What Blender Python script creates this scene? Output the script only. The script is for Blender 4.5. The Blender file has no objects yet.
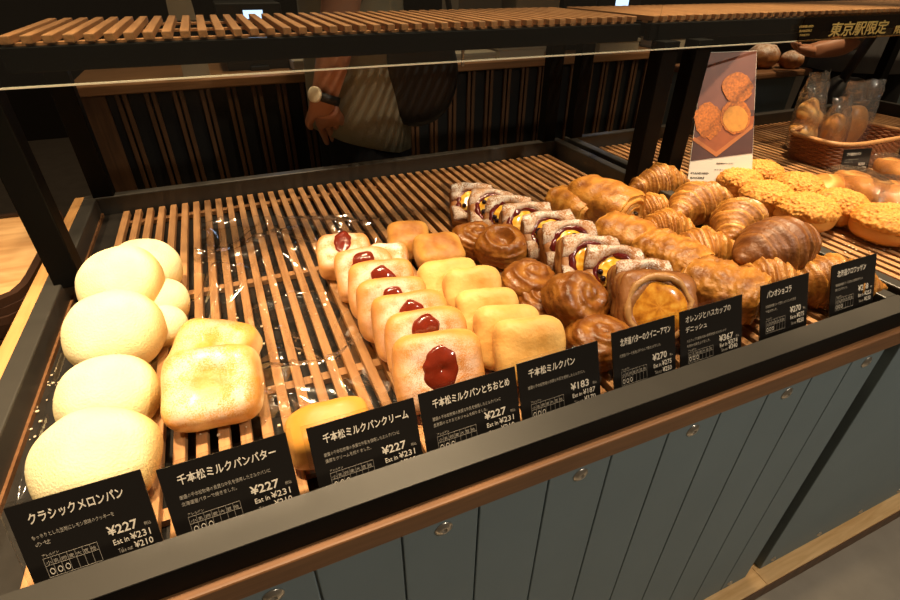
import bpy, bmesh, math, random
from mathutils import Vector, Matrix, noise, Euler
S = 0.36                       # one plan unit in metres (camera height above the counter rail)
ZO = 2.95                      # plan units from floor to camera
FPX, TILT, ROLL, YAW = 503.73, 0.98960, 0.00691, -0.40983
ROT = Matrix.Rotation(YAW, 3, 'Z') @ Matrix.Rotation(TILT, 3, 'X') @ Matrix.Rotation(ROLL, 3, 'Z')
SLAT = -1.083                  # top of the slatted rack, plan units
C = bpy.context.scene.collection
PI = math.pi

def P(x, y, z): return Vector((x*S, y*S, (z+ZO)*S))
def ray(px, py): return ROT @ Vector(((px-450)/FPX, -(py-300)/FPX, -1.0))
def onz(px, py, z): d = ray(px, py); return d*(z/d.z)
def ony(px, py, y): d = ray(px, py); return d*(y/d.y)
def atz(px, py, z): v = onz(px, py, z); return P(*v)
def aty(px, py, y): v = ony(px, py, y); return P(*v)
def R(*deg): return Euler([math.radians(a) for a in deg], 'XYZ').to_matrix().to_4x4()
def RZX(yaw, tilt): return Matrix.Rotation(math.radians(yaw), 4, 'Z') @ Matrix.Rotation(math.radians(tilt), 4, 'X')

# ------------------------------------------------------------------ materials
def nodes(name):
    m = bpy.data.materials.new(name); m.use_nodes = True
    nt = m.node_tree; b = nt.nodes['Principled BSDF']
    return m, nt, b
def L(nt, a, b): nt.links.new(a, b)
def N(nt, t, **kw):
    n = nt.nodes.new(t)
    for k, v in kw.items():
        if k in n.inputs: n.inputs[k].default_value = v
        else: setattr(n, k, v)
    return n
def c4(c): return (c[0], c[1], c[2], 1)
def plain(name, col, rough=.5, metal=0, spec=.5, var=.0, vscale=40, bump=0, bscale=300):
    m, nt, b = nodes(name)
    b.inputs['Base Color'].default_value = c4(col); b.inputs['Roughness'].default_value = rough
    b.inputs['Metallic'].default_value = metal; b.inputs['Specular IOR Level'].default_value = spec
    tc = N(nt, 'ShaderNodeTexCoord')
    if var:
        nz = N(nt, 'ShaderNodeTexNoise', Scale=vscale, Detail=4.0); L(nt, tc.outputs['Object'], nz.inputs['Vector'])
        mx = N(nt, 'ShaderNodeMix', data_type='RGBA'); L(nt, nz.outputs['Fac'], mx.inputs['Factor'])
        mx.inputs['A'].default_value = c4([c*(1-var) for c in col]); mx.inputs['B'].default_value = c4([min(1, c*(1+var)) for c in col])
        L(nt, mx.outputs['Result'], b.inputs['Base Color'])
    if bump:
        n2 = N(nt, 'ShaderNodeTexNoise', Scale=bscale, Detail=3.0); L(nt, tc.outputs['Object'], n2.inputs['Vector'])
        bp = N(nt, 'ShaderNodeBump', Strength=bump, Distance=.002); L(nt, n2.outputs['Fac'], bp.inputs['Height']); L(nt, bp.outputs['Normal'], b.inputs['Normal'])
    return m
def wood(name, c1, c2, scale=(1, 1, 1), rough=.45, grain=60):
    m, nt, b = nodes(name)
    tc = N(nt, 'ShaderNodeTexCoord'); mp = N(nt, 'ShaderNodeMapping'); mp.inputs['Scale'].default_value = scale
    L(nt, tc.outputs['Object'], mp.inputs['Vector'])
    nz = N(nt, 'ShaderNodeTexNoise', Scale=grain, Detail=6.0, Distortion=.6); L(nt, mp.outputs['Vector'], nz.inputs['Vector'])
    r = N(nt, 'ShaderNodeValToRGB'); r.color_ramp.elements[0].position = .3; r.color_ramp.elements[1].position = .7
    r.color_ramp.elements[0].color = c4(c1); r.color_ramp.elements[1].color = c4(c2)
    L(nt, nz.outputs['Fac'], r.inputs['Fac']); L(nt, r.outputs['Color'], b.inputs['Base Color'])
    b.inputs['Roughness'].default_value = rough
    bp = N(nt, 'ShaderNodeBump', Strength=.15, Distance=.001); L(nt, nz.outputs['Fac'], bp.inputs['Height']); L(nt, bp.outputs['Normal'], b.inputs['Normal'])
    return m
def crust(name, pale, mid, dark, rough=.45, nscale=40, namp=.35, sugar=0, sugar_scale=900, bump=.25, bscale=220, coat=0, sss=.0):
    """baked dough: 'tone' attribute (0 pale .. 1 well browned) plus noise picks the crust colour; sugar dusts it"""
    m, nt, b = nodes(name)
    tc = N(nt, 'ShaderNodeTexCoord'); at = N(nt, 'ShaderNodeAttribute', attribute_name='tone')
    nz = N(nt, 'ShaderNodeTexNoise', Scale=nscale, Detail=5.0); L(nt, tc.outputs['Object'], nz.inputs['Vector'])
    ma = N(nt, 'ShaderNodeMath', operation='MULTIPLY_ADD'); L(nt, nz.outputs['Fac'], ma.inputs[0]); ma.inputs[1].default_value = namp*2; ma.inputs[2].default_value = -namp
    ad = N(nt, 'ShaderNodeMath', operation='ADD', use_clamp=True); L(nt, ma.outputs[0], ad.inputs[0]); L(nt, at.outputs['Fac'], ad.inputs[1])
    r = N(nt, 'ShaderNodeValToRGB'); e = r.color_ramp.elements; e[0].color = c4(pale); e[1].color = c4(dark); e.new(.5).color = c4(mid)
    L(nt, ad.outputs[0], r.inputs['Fac']); out = r.outputs['Color']
    if sugar:
        a2 = N(nt, 'ShaderNodeAttribute', attribute_name='dust')
        n2 = N(nt, 'ShaderNodeTexNoise', Scale=sugar_scale, Detail=2.0); L(nt, tc.outputs['Object'], n2.inputs['Vector'])
        n3 = N(nt, 'ShaderNodeTexNoise', Scale=60.0, Detail=3.0); L(nt, tc.outputs['Object'], n3.inputs['Vector'])
        s1 = N(nt, 'ShaderNodeMath', operation='ADD'); L(nt, n2.outputs['Fac'], s1.inputs[0]); L(nt, n3.outputs['Fac'], s1.inputs[1])
        mr = N(nt, 'ShaderNodeMapRange'); mr.inputs['From Min'].default_value = .82; mr.inputs['From Max'].default_value = 1.12; L(nt, s1.outputs[0], mr.inputs['Value'])
        ml = N(nt, 'ShaderNodeMath', operation='MULTIPLY', use_clamp=True); L(nt, mr.outputs['Result'], ml.inputs[0]); L(nt, a2.outputs['Fac'], ml.inputs[1])
        m2 = N(nt, 'ShaderNodeMath', operation='MULTIPLY', use_clamp=True); L(nt, ml.outputs[0], m2.inputs[0]); m2.inputs[1].default_value = sugar
        mx = N(nt, 'ShaderNodeMix', data_type='RGBA'); L(nt, m2.outputs[0], mx.inputs['Factor']); L(nt, out, mx.inputs['A']); mx.inputs['B'].default_value = (.93, .88, .80, 1)
        out = mx.outputs['Result']
    L(nt, out, b.inputs['Base Color']); b.inputs['Roughness'].default_value = rough
    if coat: b.inputs['Coat Weight'].default_value = coat; b.inputs['Coat Roughness'].default_value = .18
    if bump:
        n4 = N(nt, 'ShaderNodeTexNoise', Scale=bscale, Detail=4.0); L(nt, tc.outputs['Object'], n4.inputs['Vector'])
        bp = N(nt, 'ShaderNodeBump', Strength=bump, Distance=.002); L(nt, n4.outputs['Fac'], bp.inputs['Height']); L(nt, bp.outputs['Normal'], b.inputs['Normal'])
    return m
def clear(name, tint=(1, 1, 1), gloss=.10, rough=.05, bump=0, bscale=30, haze=0, rim=.9):
    m = bpy.data.materials.new(name); m.use_nodes = True; nt = m.node_tree; nt.nodes.clear()
    o = N(nt, 'ShaderNodeOutputMaterial'); t = N(nt, 'ShaderNodeBsdfTransparent'); t.inputs['Color'].default_value = c4(tint)
    g = N(nt, 'ShaderNodeBsdfGlossy'); g.inputs['Roughness'].default_value = rough
    fr = N(nt, 'ShaderNodeLayerWeight', Blend=.5); pw = N(nt, 'ShaderNodeMath', operation='POWER'); L(nt, fr.outputs['Facing'], pw.inputs[0]); pw.inputs[1].default_value = 4.0
    ad = N(nt, 'ShaderNodeMath', operation='MULTIPLY_ADD', use_clamp=True); L(nt, pw.outputs[0], ad.inputs[0]); ad.inputs[1].default_value = min(rim, gloss*6); ad.inputs[2].default_value = gloss*.5
    mx = N(nt, 'ShaderNodeMixShader'); L(nt, ad.outputs[0], mx.inputs['Fac']); L(nt, t.outputs[0], mx.inputs[1]); L(nt, g.outputs[0], mx.inputs[2]); L(nt, mx.outputs[0], o.inputs['Surface'])
    if haze:
        df = N(nt, 'ShaderNodeBsdfDiffuse'); df.inputs['Color'].default_value = (.8, .8, .78, 1); m3 = N(nt, 'ShaderNodeMixShader'); m3.inputs['Fac'].default_value = haze; L(nt, mx.outputs[0], m3.inputs[1]); L(nt, df.outputs[0], m3.inputs[2]); L(nt, m3.outputs[0], o.inputs['Surface'])
    if bump:
        tc = N(nt, 'ShaderNodeTexCoord'); n4 = N(nt, 'ShaderNodeTexNoise', Scale=bscale, Detail=2.0, Distortion=1.0); L(nt, tc.outputs['Object'], n4.inputs['Vector'])
        bp = N(nt, 'ShaderNodeBump', Strength=bump, Distance=.004); L(nt, n4.outputs['Fac'], bp.inputs['Height']); L(nt, bp.outputs['Normal'], g.inputs['Normal']); L(nt, bp.outputs['Normal'], fr.inputs['Normal'])
    return m

M = dict(
    black=plain('black_steel', (.0035, .0033, .003), .5, 0, .09, .15, 30),
    railtop=plain('black_steel_satin', (.036, .033, .028), .42, 0, .55, .2, 25),
    slat=wood('slat_wood', (.36, .17, .065), (.58, .31, .13), (8, .6, 8), .5, 14),
    shelfslat=wood('shelf_slat_wood', (.26, .115, .040), (.42, .21, .085), (8, .6, 8), .5, 14),
    trim=wood('trim_wood', (.145, .062, .022), (.21, .095, .036), (.6, 8, 8), .5, 20),
    sidetrim_lit=wood('lit_side_trim_wood', (.52, .26, .085), (.68, .37, .14), (8, .6, 8), .45, 14),  # trim wood again, the left side's stronger light put into its colour
    plinth=wood('plinth_wood', (.62, .36, .14), (.82, .54, .26), (.6, 6, 8), .5, 16),
    dark_wood=wood('dark_back_wood', (.075, .036, .016), (.14, .066, .028), (6, 6, .6), .5, 14),
    ledge=wood('ledge_wood', (.22, .105, .04), (.34, .17, .07), (.6, 8, 8), .5, 14),
    traywood=wood('tray_wood', (.50, .25, .09), (.80, .50, .23), (1.2, 5, 5), .38, 7),
    trayrim=plain('tray_rim', (.035, .016, .009), .35),
    panel=plain('blue_grey_paint', (.160, .208, .228), .6, 0, .35, .08, 9),
    panel_gap=plain('panel_gap', (.012, .016, .018), .6),
    steel=plain('bolt_steel', (.62, .58, .52), .3, 1),
    driptray=plain('drip_tray', (.020, .017, .014), .4, 0, .5, .5, 70),
    paper_black=plain('card_black', (.0075, .0065, .006), .28, 0, .45),
    ink=plain('card_ink', (.62, .57, .49), .6),
    ink_dim=plain('card_ink_grey', (.26, .235, .20), .6),
    white_card=plain('white_card', (.72, .68, .60), .55),
    acrylic=clear('clear_acrylic', (.97, .97, .96), .09, .06),
    glass=clear('glass_pane', (.90, .92, .91), .10, .02),
    edge=plain('polished_edge_glint', (.55, .52, .42), .25, 0, .8),
    film=clear('cellophane', (.99, .99, .985), .50, .08, .14, 40, 0, .42),
    bagfilm=clear('bag_film', (.975, .975, .97), .6, .07, 1.0, 60, .035),
    loaffilm=clear('loaf_film', (.985, .985, .98), .26, .10, .8, 80, .012),
    concrete=plain('concrete_floor', (.30, .26, .21), .55, 0, .4, .22, 14, .1, 60),
    wall=plain('dark_wall', (.035, .027, .02), .8, 0, .3, .15, 3),
    skin=plain('skin', (.46, .21, .115), .5, 0, .4, .06, 30),
    hair=plain('hair', (.012, .009, .008), .45),
    shirt=plain('olive_shirt', (.26, .235, .16), .85, 0, .2, .10, 12, .4, 400),
    trousers=plain('black_cloth', (.010, .010, .011), .85, 0, .2),
    jacket=plain('grey_jacket', (.14, .14, .145), .75, 0, .3, .15, 20, .3, 300),
    leather=plain('black_leather', (.008, .008, .008), .5),
    watchface=plain('watch_face', (.75, .66, .45), .3),
    screen=None,
    wicker=wood('wicker', (.22, .075, .03), (.42, .17, .065), (4, 4, 4), .5, 40),
    wickerrim=wood('wicker_rim', (.40, .19, .07), (.60, .31, .12), (4, 4, 4), .5, 40),
    gold=plain('gold_letters', (.50, .38, .12), .4, .2),
    sign=clear('smoked_sign_acrylic', (.62, .50, .34), .06, .15),
    carton=plain('pale_carton', (.52, .45, .34), .7, 0, .3, .1, 20),
    greybox=plain('grey_plastic', (.22, .20, .17), .5),
    darkbox=plain('dark_plastic', (.015, .015, .015), .4),
    crumb=plain('crumb', (.85, .72, .5), .8),
    jam=plain('strawberry_jam', (.13, .014, .005), .14, 0, .6, .45, 60, .3, 90),
    berry=plain('berry_jam', (.115, .008, .006), .15, 0, .7, .6, 90, .4, 140),
    haskap=plain('haskap_berry', (.018, .006, .014), .25, 0, .6),
    orange=None, caramel=None,
)
def screen_mat():
    m, nt, b = nodes('lit_screen'); b.inputs['Base Color'].default_value = (.1, .15, .2, 1)
    b.inputs['Emission Color'].default_value = (.45, .62, .9, 1); b.inputs['Emission Strength'].default_value = .9
    return m
M['screen'] = screen_mat()
def orange_mat(name, ca, cb, cc, spoke=.22):
    m, nt, b = nodes(name)
    tc = N(nt, 'ShaderNodeTexCoord'); sp = N(nt, 'ShaderNodeSeparateXYZ'); L(nt, tc.outputs['Object'], sp.inputs[0])
    an = N(nt, 'ShaderNodeMath', operation='ARCTAN2'); L(nt, sp.outputs[1], an.inputs[0]); L(nt, sp.outputs[0], an.inputs[1])
    ml = N(nt, 'ShaderNodeMath', operation='MULTIPLY'); L(nt, an.outputs[0], ml.inputs[0]); ml.inputs[1].default_value = 10
    si = N(nt, 'ShaderNodeMath', operation='SINE'); L(nt, ml.outputs[0], si.inputs[0])
    nz = N(nt, 'ShaderNodeTexNoise', Scale=120.0, Detail=3.0); L(nt, tc.outputs['Object'], nz.inputs['Vector'])
    ma = N(nt, 'ShaderNodeMath', operation='MULTIPLY_ADD', use_clamp=True); L(nt, si.outputs[0], ma.inputs[0]); ma.inputs[1].default_value = spoke; L(nt, nz.outputs['Fac'], ma.inputs[2])
    r = N(nt, 'ShaderNodeValToRGB'); e = r.color_ramp.elements; e[0].color = c4(ca); e[1].color = c4(cc); e.new(.5).color = c4(cb); e[0].position = .2; e[2].position = .85
    L(nt, ma.outputs[0], r.inputs['Fac']); L(nt, r.outputs['Color'], b.inputs['Base Color']); b.inputs['Roughness'].default_value = .15
    b.inputs['Coat Weight'].default_value = .6
    return m
M['orange'] = orange_mat('orange_slice', (.85, .36, .02), (.92, .50, .04), (.95, .66, .16))
M['glazed_orange'] = orange_mat('glazed_orange_slice', (.32, .09, .008), (.62, .24, .02), (.80, .42, .06), .07)
M['melon'] = crust('melon_crust', (.88, .79, .50), (.80, .60, .24), (.62, .34, .08), .85, 30, .22, 0, bump=.5, bscale=420)
M['melon_base'] = crust('melon_base', (.62, .36, .12), (.48, .24, .07), (.30, .13, .03), .6, 30, .2)
M['butter'] = crust('butter_crust', (.88, .68, .30), (.64, .28, .035), (.28, .085, .01), .40, 32, .60, .7, 700, .35, 120, .2)
M['milk'] = crust('milk_crust', (.80, .50, .17), (.66, .33, .07), (.36, .12, .02), .52, 42, .46, 0, bump=.5, bscale=130)
M['straw'] = crust('strawberry_crust', (.72, .36, .09), (.50, .19, .035), (.29, .085, .014), .5, 32, .34, .85, 1100, .35, 160)
M['kouign'] = crust('kouign_crust', (.46, .19, .030), (.26, .082, .010), (.10, .026, .004), .38, 55, .42, 0, bump=.9, bscale=140, coat=.14)
M['danish'] = crust('danish_crust', (.50, .26, .085), (.36, .14, .035), (.17, .05, .012), .5, 40, .3, 1.0, 420, .4, 200)
M['danish_brown'] = crust('danish_brown_crust', (.50, .25, .08), (.32, .12, .03), (.17, .05, .012), .4, 40, .25, 0, bump=.35, bscale=200, coat=.2)
M['choco'] = crust('chocolat_crust', (.72, .40, .10), (.46, .19, .024), (.20, .06, .008), .45, 60, .40, 0, bump=.8, bscale=200, coat=.06)
M['croissant'] = crust('croissant_crust', (.66, .36, .085), (.37, .145, .018), (.15, .045, .006), .45, 70, .32, 0, bump=.7, bscale=220, coat=.06)
M['croissant_dark'] = crust('croissant_dark_crust', (.30, .12, .018), (.19, .062, .008), (.10, .027, .004), .5, 45, .30, 0, bump=.8, bscale=170, coat=.03)
M['crumble'] = crust('crumble_topping', (.84, .47, .11), (.72, .30, .04), (.44, .14, .015), .6, 160, .42, 0, bump=.6, bscale=600)
M['bun'] = crust('bun_crust', (.76, .42, .12), (.62, .27, .05), (.40, .14, .02), .4, 20, .2, 0, bump=.2, bscale=120, coat=.15)
M['loaf'] = crust('loaf_crust', (.84, .50, .17), (.70, .31, .07), (.42, .15, .03), .42, 30, .30, 0, bump=.3, bscale=130, coat=.1)
M['choc'] = plain('chocolate', (.03, .012, .006), .5)

# ------------------------------------------------------------------ objects
def props(o, label=None, cat=None, group=None, kind=None):
    if label: o['label'] = label
    if cat: o['category'] = cat
    if group: o['group'] = group
    if kind: o['kind'] = kind
    return o
def link(name, me, mat, parent=None, mw=None):
    o = bpy.data.objects.new(name, me); C.objects.link(o)
    if mat is not None:
        for mm in (mat if isinstance(mat, (list, tuple)) else [mat]): me.materials.append(mm)
    if parent is not None: o.parent = parent
    if mw is not None: o.matrix_local = mw
    return o
def empty(name, mw, label, cat, group=None):
    o = bpy.data.objects.new(name, None); C.objects.link(o); o.empty_display_size = .02
    o.matrix_world = mw if isinstance(mw, Matrix) else Matrix.Translation(mw)
    return props(o, label, cat, group)
def mesh(name, verts, faces, smooth=True, attrs=None):
    me = bpy.data.meshes.new(name); me.from_pydata([tuple(v) for v in verts], [], faces); me.update()
    if smooth: me.polygons.foreach_set('use_smooth', [True]*len(me.polygons))
    for k, vals in (attrs or {}).items():
        a = me.attributes.new(k, 'FLOAT', 'POINT'); a.data.foreach_set('value', vals)
    return me
class MB:
    """collects boxes, prisms and tubes into ONE mesh"""
    def __init__(s): s.v = []; s.f = []; s.mi = []
    def add(s, vs, fs, mi=0):
        b = len(s.v); s.v += [Vector(v) for v in vs]; s.f += [[i+b for i in f] for f in fs]; s.mi += [mi]*len(fs); return s
    def box(s, a, b, mi=0, mw=None, bev=0):
        x0, y0, z0 = (min(a[i], b[i]) for i in range(3)); x1, y1, z1 = (max(a[i], b[i]) for i in range(3))
        if bev:
            e = min(bev, (x1-x0)*.45, (y1-y0)*.45, (z1-z0)*.45)
            bm = bmesh.new(); bmesh.ops.create_cube(bm, size=1)
            for v in bm.verts: v.co = Vector(((x0+x1)/2+v.co.x*(x1-x0), (y0+y1)/2+v.co.y*(y1-y0), (z0+z1)/2+v.co.z*(z1-z0)))
            bmesh.ops.bevel(bm, geom=bm.edges[:], offset=e, segments=2, affect='EDGES', profile=.5)
            bm.verts.index_update(); vs = [v.co.copy() for v in bm.verts]; fs = [[v.index for v in f.verts] for f in bm.faces]; bm.free()
        else:
            vs = [Vector(p) for p in ((x0,y0,z0),(x1,y0,z0),(x1,y1,z0),(x0,y1,z0),(x0,y0,z1),(x1,y0,z1),(x1,y1,z1),(x0,y1,z1))]
            fs = [[0,3,2,1],[4,5,6,7],[0,1,5,4],[1,2,6,5],[2,3,7,6],[3,0,4,7]]
        if mw is not None: vs = [mw @ v for v in vs]
        return s.add(vs, fs, mi)
    def tube(s, pts, rad, n=10, closed=False, mi=0, flat=1.0):
        pts = [Vector(p) for p in pts]; k = len(pts); rs = rad if isinstance(rad, (list, tuple)) else [rad]*k
        vs = []; up = Vector((0, 0, 1)); prev = None
        for i, p in enumerate(pts):
            d = (pts[(i+1) % k]-pts[i-1]) if closed or 0 < i < k-1 else (pts[1]-pts[0] if i == 0 else pts[-1]-pts[-2])
            d.normalize()
            if prev is None: a = d.orthogonal().normalized() if abs(d.dot(up)) > .95 else d.cross(up).normalized()
            else: a = (prev-d*prev.dot(d)).normalized()
            prev = a; b = d.cross(a)
            for j in range(n):
                t = 2*PI*j/n; vs.append(p+a*math.cos(t)*rs[i]+b*math.sin(t)*rs[i]*flat)
        fs = []
        for i in range(k if closed else k-1):
            for j in range(n):
                fs.append([i*n+j, i*n+(j+1) % n, ((i+1) % k)*n+(j+1) % n, ((i+1) % k)*n+j])
        if not closed: fs += [list(range(n))[::-1], [(k-1)*n+j for j in range(n)]]
        return s.add(vs, fs, mi)
    def lathe(s, prof, n=24, mi=0, mw=None):
        vs = []; fs = []
        for r, z in prof:
            for j in range(n): t = 2*PI*j/n; vs.append(Vector((r*math.cos(t), r*math.sin(t), z)))
        for i in range(len(prof)-1):
            for j in range(n): fs.append([i*n+j, i*n+(j+1) % n, (i+1)*n+(j+1) % n, (i+1)*n+j])
        fs += [list(range(n))[::-1], [(len(prof)-1)*n+j for j in range(n)]]
        if mw is not None: vs = [mw @ v for v in vs]
        return s.add(vs, fs, mi)
    def prism(s, poly, y0, y1, mi=0, mw=None):
        """polygon in xz, extruded along y"""
        n = len(poly); vs = [Vector((p[0], y0, p[1])) for p in poly]+[Vector((p[0], y1, p[1])) for p in poly]
        fs = [list(range(n)), [n+i for i in range(n)][::-1]]+[[i, n+i, n+(i+1) % n, (i+1) % n] for i in range(n)]
        if mw is not None: vs = [mw @ v for v in vs]
        return s.add(vs, fs, mi)
    def build(s, name, mat, parent=None, mw=None, smooth=False):
        me = mesh(name, s.v, s.f, smooth)
        bm = bmesh.new(); bm.from_mesh(me); bmesh.ops.recalc_face_normals(bm, faces=bm.faces[:]); bm.to_mesh(me); bm.free()
        if any(s.mi): me.polygons.foreach_set('material_index', s.mi)
        return link(name, me, mat, parent, mw)
def ubox(mb, x0, y0, z0, x1, y1, z1, bev=0, mi=0): return mb.box(P(x0, y0, z0), P(x1, y1, z1), mi, None, bev)

_ico = {}
def ico(n):
    if n not in _ico:
        bm = bmesh.new(); bmesh.ops.create_icosphere(bm, subdivisions=n, radius=1)
        bm.verts.index_update()
        _ico[n] = ([v.co.normalized() for v in bm.verts], [[v.index for v in f.verts] for f in bm.faces]); bm.free()
    return _ico[n]
def blob(name, a, b, c, p=2, q=2, n=5, post=None, amp=.0, freq=20, seed=0, cmin=None):
    """superellipsoid a,b,c; post(v,d)->(v, tone, dust)"""
    ds, fs = ico(n); vs = []; tone = []; dust = []
    off = Vector((seed*7.13, seed*3.7, seed*1.9))
    for d in ds:
        e = (abs(d.x/a)**p+abs(d.y/b)**p)
        g = (e**(q/p) if e > 0 else 0)+abs(d.z/c)**q
        v = d*(g**(-1/q))
        if amp: v += d*amp*noise.noise(v*freq+off)
        if cmin is not None and v.z < cmin: v.z = cmin+(v.z-cmin)*.12
        t, u = .5, 0.0
        if post: v, t, u = post(v, d)
        vs.append(v); tone.append(t); dust.append(u)
    return mesh(name, vs, fs, True, {'tone': tone, 'dust': dust})
def sstep(a, b, x):
    t = max(0, min(1, (x-a)/(b-a))) if a != b else float(x > a); return t*t*(3-2*t)

def text(name, body, size, parent, mw, mat, width=None, height=None, align='LEFT', bold=0, depth=.00015, res=3):
    cu = bpy.data.curves.new(name, 'FONT'); cu.body = body; cu.size = size; cu.align_x = align; cu.resolution_u = res; cu.extrude = depth; cu.offset = bold
    o = bpy.data.objects.new(name, cu); C.objects.link(o)
    dg = bpy.context.evaluated_depsgraph_get(); me = bpy.data.meshes.new_from_object(o.evaluated_get(dg))
    C.objects.unlink(o); bpy.data.objects.remove(o)
    if width and len(me.vertices):
        xs = [v.co.x for v in me.vertices]; w = max(xs)-min(xs); k = width/w
        ky = k if not height else height/(max(v.co.y for v in me.vertices)-min(v.co.y for v in me.vertices))
        for v in me.vertices: v.co.x *= k; v.co.y *= ky
    me.name = name; me.materials.clear()
    return link(name, me, mat, parent, mw)

def settle(root):
    """parts built at world position keep it under their Empty"""
    for o in root.children: o.matrix_parent_inverse = root.matrix_basis.inverted()

EXPO = 1.5
AMB = .032
def LIGHTS():
    t = 2.45; W_ = (1, .74, .44)
    spot(-.22, .35, t, *U(-.38, 1.35, -1.0), 80, 30, W_)
    spot(.30, .42, t, *U(.40, 1.6, -1.05), 30, 44, W_)
    spot(.80, .40, t, *U(1.4, 1.5, -1.0), 17, 44, W_)
    spot(1.15, .75, t, *U(2.9, 1.6, -1.0), 92, 38, W_)
    spot(.45, 1.25, t, *U(.7, 2.8, -1.0), 22, 60, W_)
    spot(1.3, -.9, t, *U(2.2, 0, -2.6), 40, 80, (1, .88, .70))
    spot(.2, 1.95, t, *U(.4, 4.6, -1.0), 14, 70, W_)
    spot(-.9, .9, t, *U(-1.1, 2.4, -1.2), 30, 36, W_)
    spot(2.2, .9, t, *U(6.0, 3.4, -1.0), 40, 60, W_)

# ------------------------------------------------------------------ camera, view
sc = bpy.context.scene
cd = bpy.data.cameras.new('camera'); cam = bpy.data.objects.new('camera', cd); C.objects.link(cam)
cd.sensor_width = 36; cd.lens = FPX/900*36; cd.clip_start = .02; cd.clip_end = 60
cam.matrix_world = Matrix.Translation(P(0, 0, 0)) @ ROT.to_4x4(); sc.camera = cam
sc.view_settings.view_transform = 'Standard'; sc.view_settings.look = 'None'; sc.view_settings.gamma = 1; sc.view_settings.use_curve_mapping = False
sc.view_settings.exposure = EXPO

# ------------------------------------------------------------------ the room
mb = MB(); mb.box((-3, -1.5, -.05), (7, 6, 0)); props(mb.build('floor', M['concrete']), 'grey concrete shop floor', 'floor', None, 'structure')
mb = MB(); mb.box((-3, 4.6, 0), (7, 4.7, 3)); props(mb.build('wall_back', M['wall']), 'dark wall at the back of the shop', 'wall', None, 'structure')

# ------------------------------------------------------------------ near display case
X0, X1, YF, YB = -.70, 2.09, .712, 2.98
def case_parts(root, x0, x1, full):
    """full: the near case, seen whole; else the next one along"""
    w = .062
    mb = MB(); ubox(mb, x0-w, YF, -1.080, x1+w, .787, -1.0035, .001); fr = mb.build('front_rail', M['black'], root)
    mb = MB(); ubox(mb, x0-w, YF, -1.0035, x1+w, .787, -1.0); mb.build('rail_lit_top', M['railtop'], fr)  # same rail: light on top put into a paler skin, front left black
    mb = MB(); ubox(mb, x0-w, YB, -1.083-.06, x1+w, YB+.062, -1.0, .002); mb.build('back_rail', M['railtop'], root)
    for xa, xb in ((x0-w, x0), (x1, x1+w)):
        mb = MB(); ubox(mb, xa, .787, -1.083-.06, xb, YB, -1.0, .002); mb.build('side_rail', M['railtop'], root)
    # slatted rack: slats front to back over cross bars
    mb = MB(); n = int((x1-x0-.16)/.0566); xs = x0+.098 if full else x0+.03
    k = 0
    while xs+k*.0566+.0305 < x1-.045:
        a = xs+k*.0566; ubox(mb, a, .795, SLAT-.030, a+.0305, YB-.01, SLAT, .0012); k += 1
    for y in (.95, 1.30, 2.02, 2.885): ubox(mb, xs-.01, y-.018, SLAT-.052, x1-.04, y+.018, SLAT-.031)
    mb.build('slatted_rack', M['slat'], root)
    mb = MB(); ubox(mb, x0, .787, SLAT-.064, x1, YB, SLAT-.056)
    ubox(mb, x0, .787, SLAT-.056, xs-.004, YB, SLAT-.012)
    mb.build('drip_tray', M['driptray'], root)
    if full:
        mb = MB(); ubox(mb, x0, .80, SLAT-.012, x0+.008, YB-.01, SLAT+.004); mb.build('bead_strip', M['trim'], root)
    # wooden band under the rail
    mb = MB(); ubox(mb, x0-w, .690, -1.153, x1+w, .80, -1.081, .002); mb.build('wood_band', M['trim'], root)
    if full:
        mb = MB(); ubox(mb, x0-w-.046, .690, -1.153, x0-w, YB+.062, -1.004, .002); mb.build('side_wood_band', M['sidetrim_lit'], root)
    # carcass and boarded front
    mb = MB(); ubox(mb, x0, .775, -2.95, x1, YB, -1.153); mb.build('carcass', M['panel_gap'], root)
    if full:
        mb = MB(); xa = .300-5*.219-.11; xe = x1+.035; k = 0
        while xa < xe:
            xb = min(xa+.2185-.005, xe); ubox(mb, max(xa, x0-.04), .722, -2.83, xb, .775, -1.153, .0012)
            if xb < xe: ubox(mb, xb, .733, -2.83, xb+.0055, .775, -1.153)
            xa += .2185
    else:
        mb = MB(); ubox(mb, x0-.035, .722, -2.83, x1+.03, .775, -1.153, .0015)
    pn = mb.build('front_panel', M['panel'], root)
    def bolt(x, z, r):
        m2 = MB(); mw = Matrix.Translation(P(x, .722, z)) @ R(90, 0, 0)
        m2.lathe([(r*1.25, 0), (r*1.25, .0008), (r, .0012), (r*.9, .0022), (r*.5, .0030), (r*.42, .0030), (r*.38, .0012), (.0001, .0012)], 20, 0, mw)
        m2.build('bolt', M['steel'], pn, None, True)
    if full:
        for k in range(-2, 5): bolt(.300+k*.4345, -1.236, .0072)
        for x in (1.18, 1.58, 1.986): bolt(x, -2.785, .0048)
    else:
        for x in (2.317, 2.703, 3.08, 3.46): bolt(x, -2.775, .0048)
    pa, pb_ = (x0-.03, 2.2035) if full else (2.2045, x1+.03)
    mb = MB(); ubox(mb, pa, .645, -2.95, pb_, .775, -2.83, .002); pl_ = mb.build('plinth', M['plinth'], root)
    mb = MB(); ubox(mb, pa, .640, -2.95, pb_, .645, -2.842); mb.build('plinth_front_shade', M['dark_wood'], pl_)  # added thin sheet: shade on the plinth's front put in as dark wood
    # posts and the upper shelf
    def post(xa, xb, ya, yb, z0, z1):
        m2 = MB(); ubox(m2, xa, ya, z0, xb, yb, z1, .0015); m2.build('post', M['black'], root)
    return post
case = empty('display_case', P(.7, 1.8, -2.95), 'black-railed bakery case with slatted wooden rack and grooved blue-grey front', 'display case')
post = case_parts(case, X0, X1, True)
post(-.725, -.632, 2.06, 2.15, -1.02, -.285); post(2.005, 2.105, 2.06, 2.15, -1.02, -.285)
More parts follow.
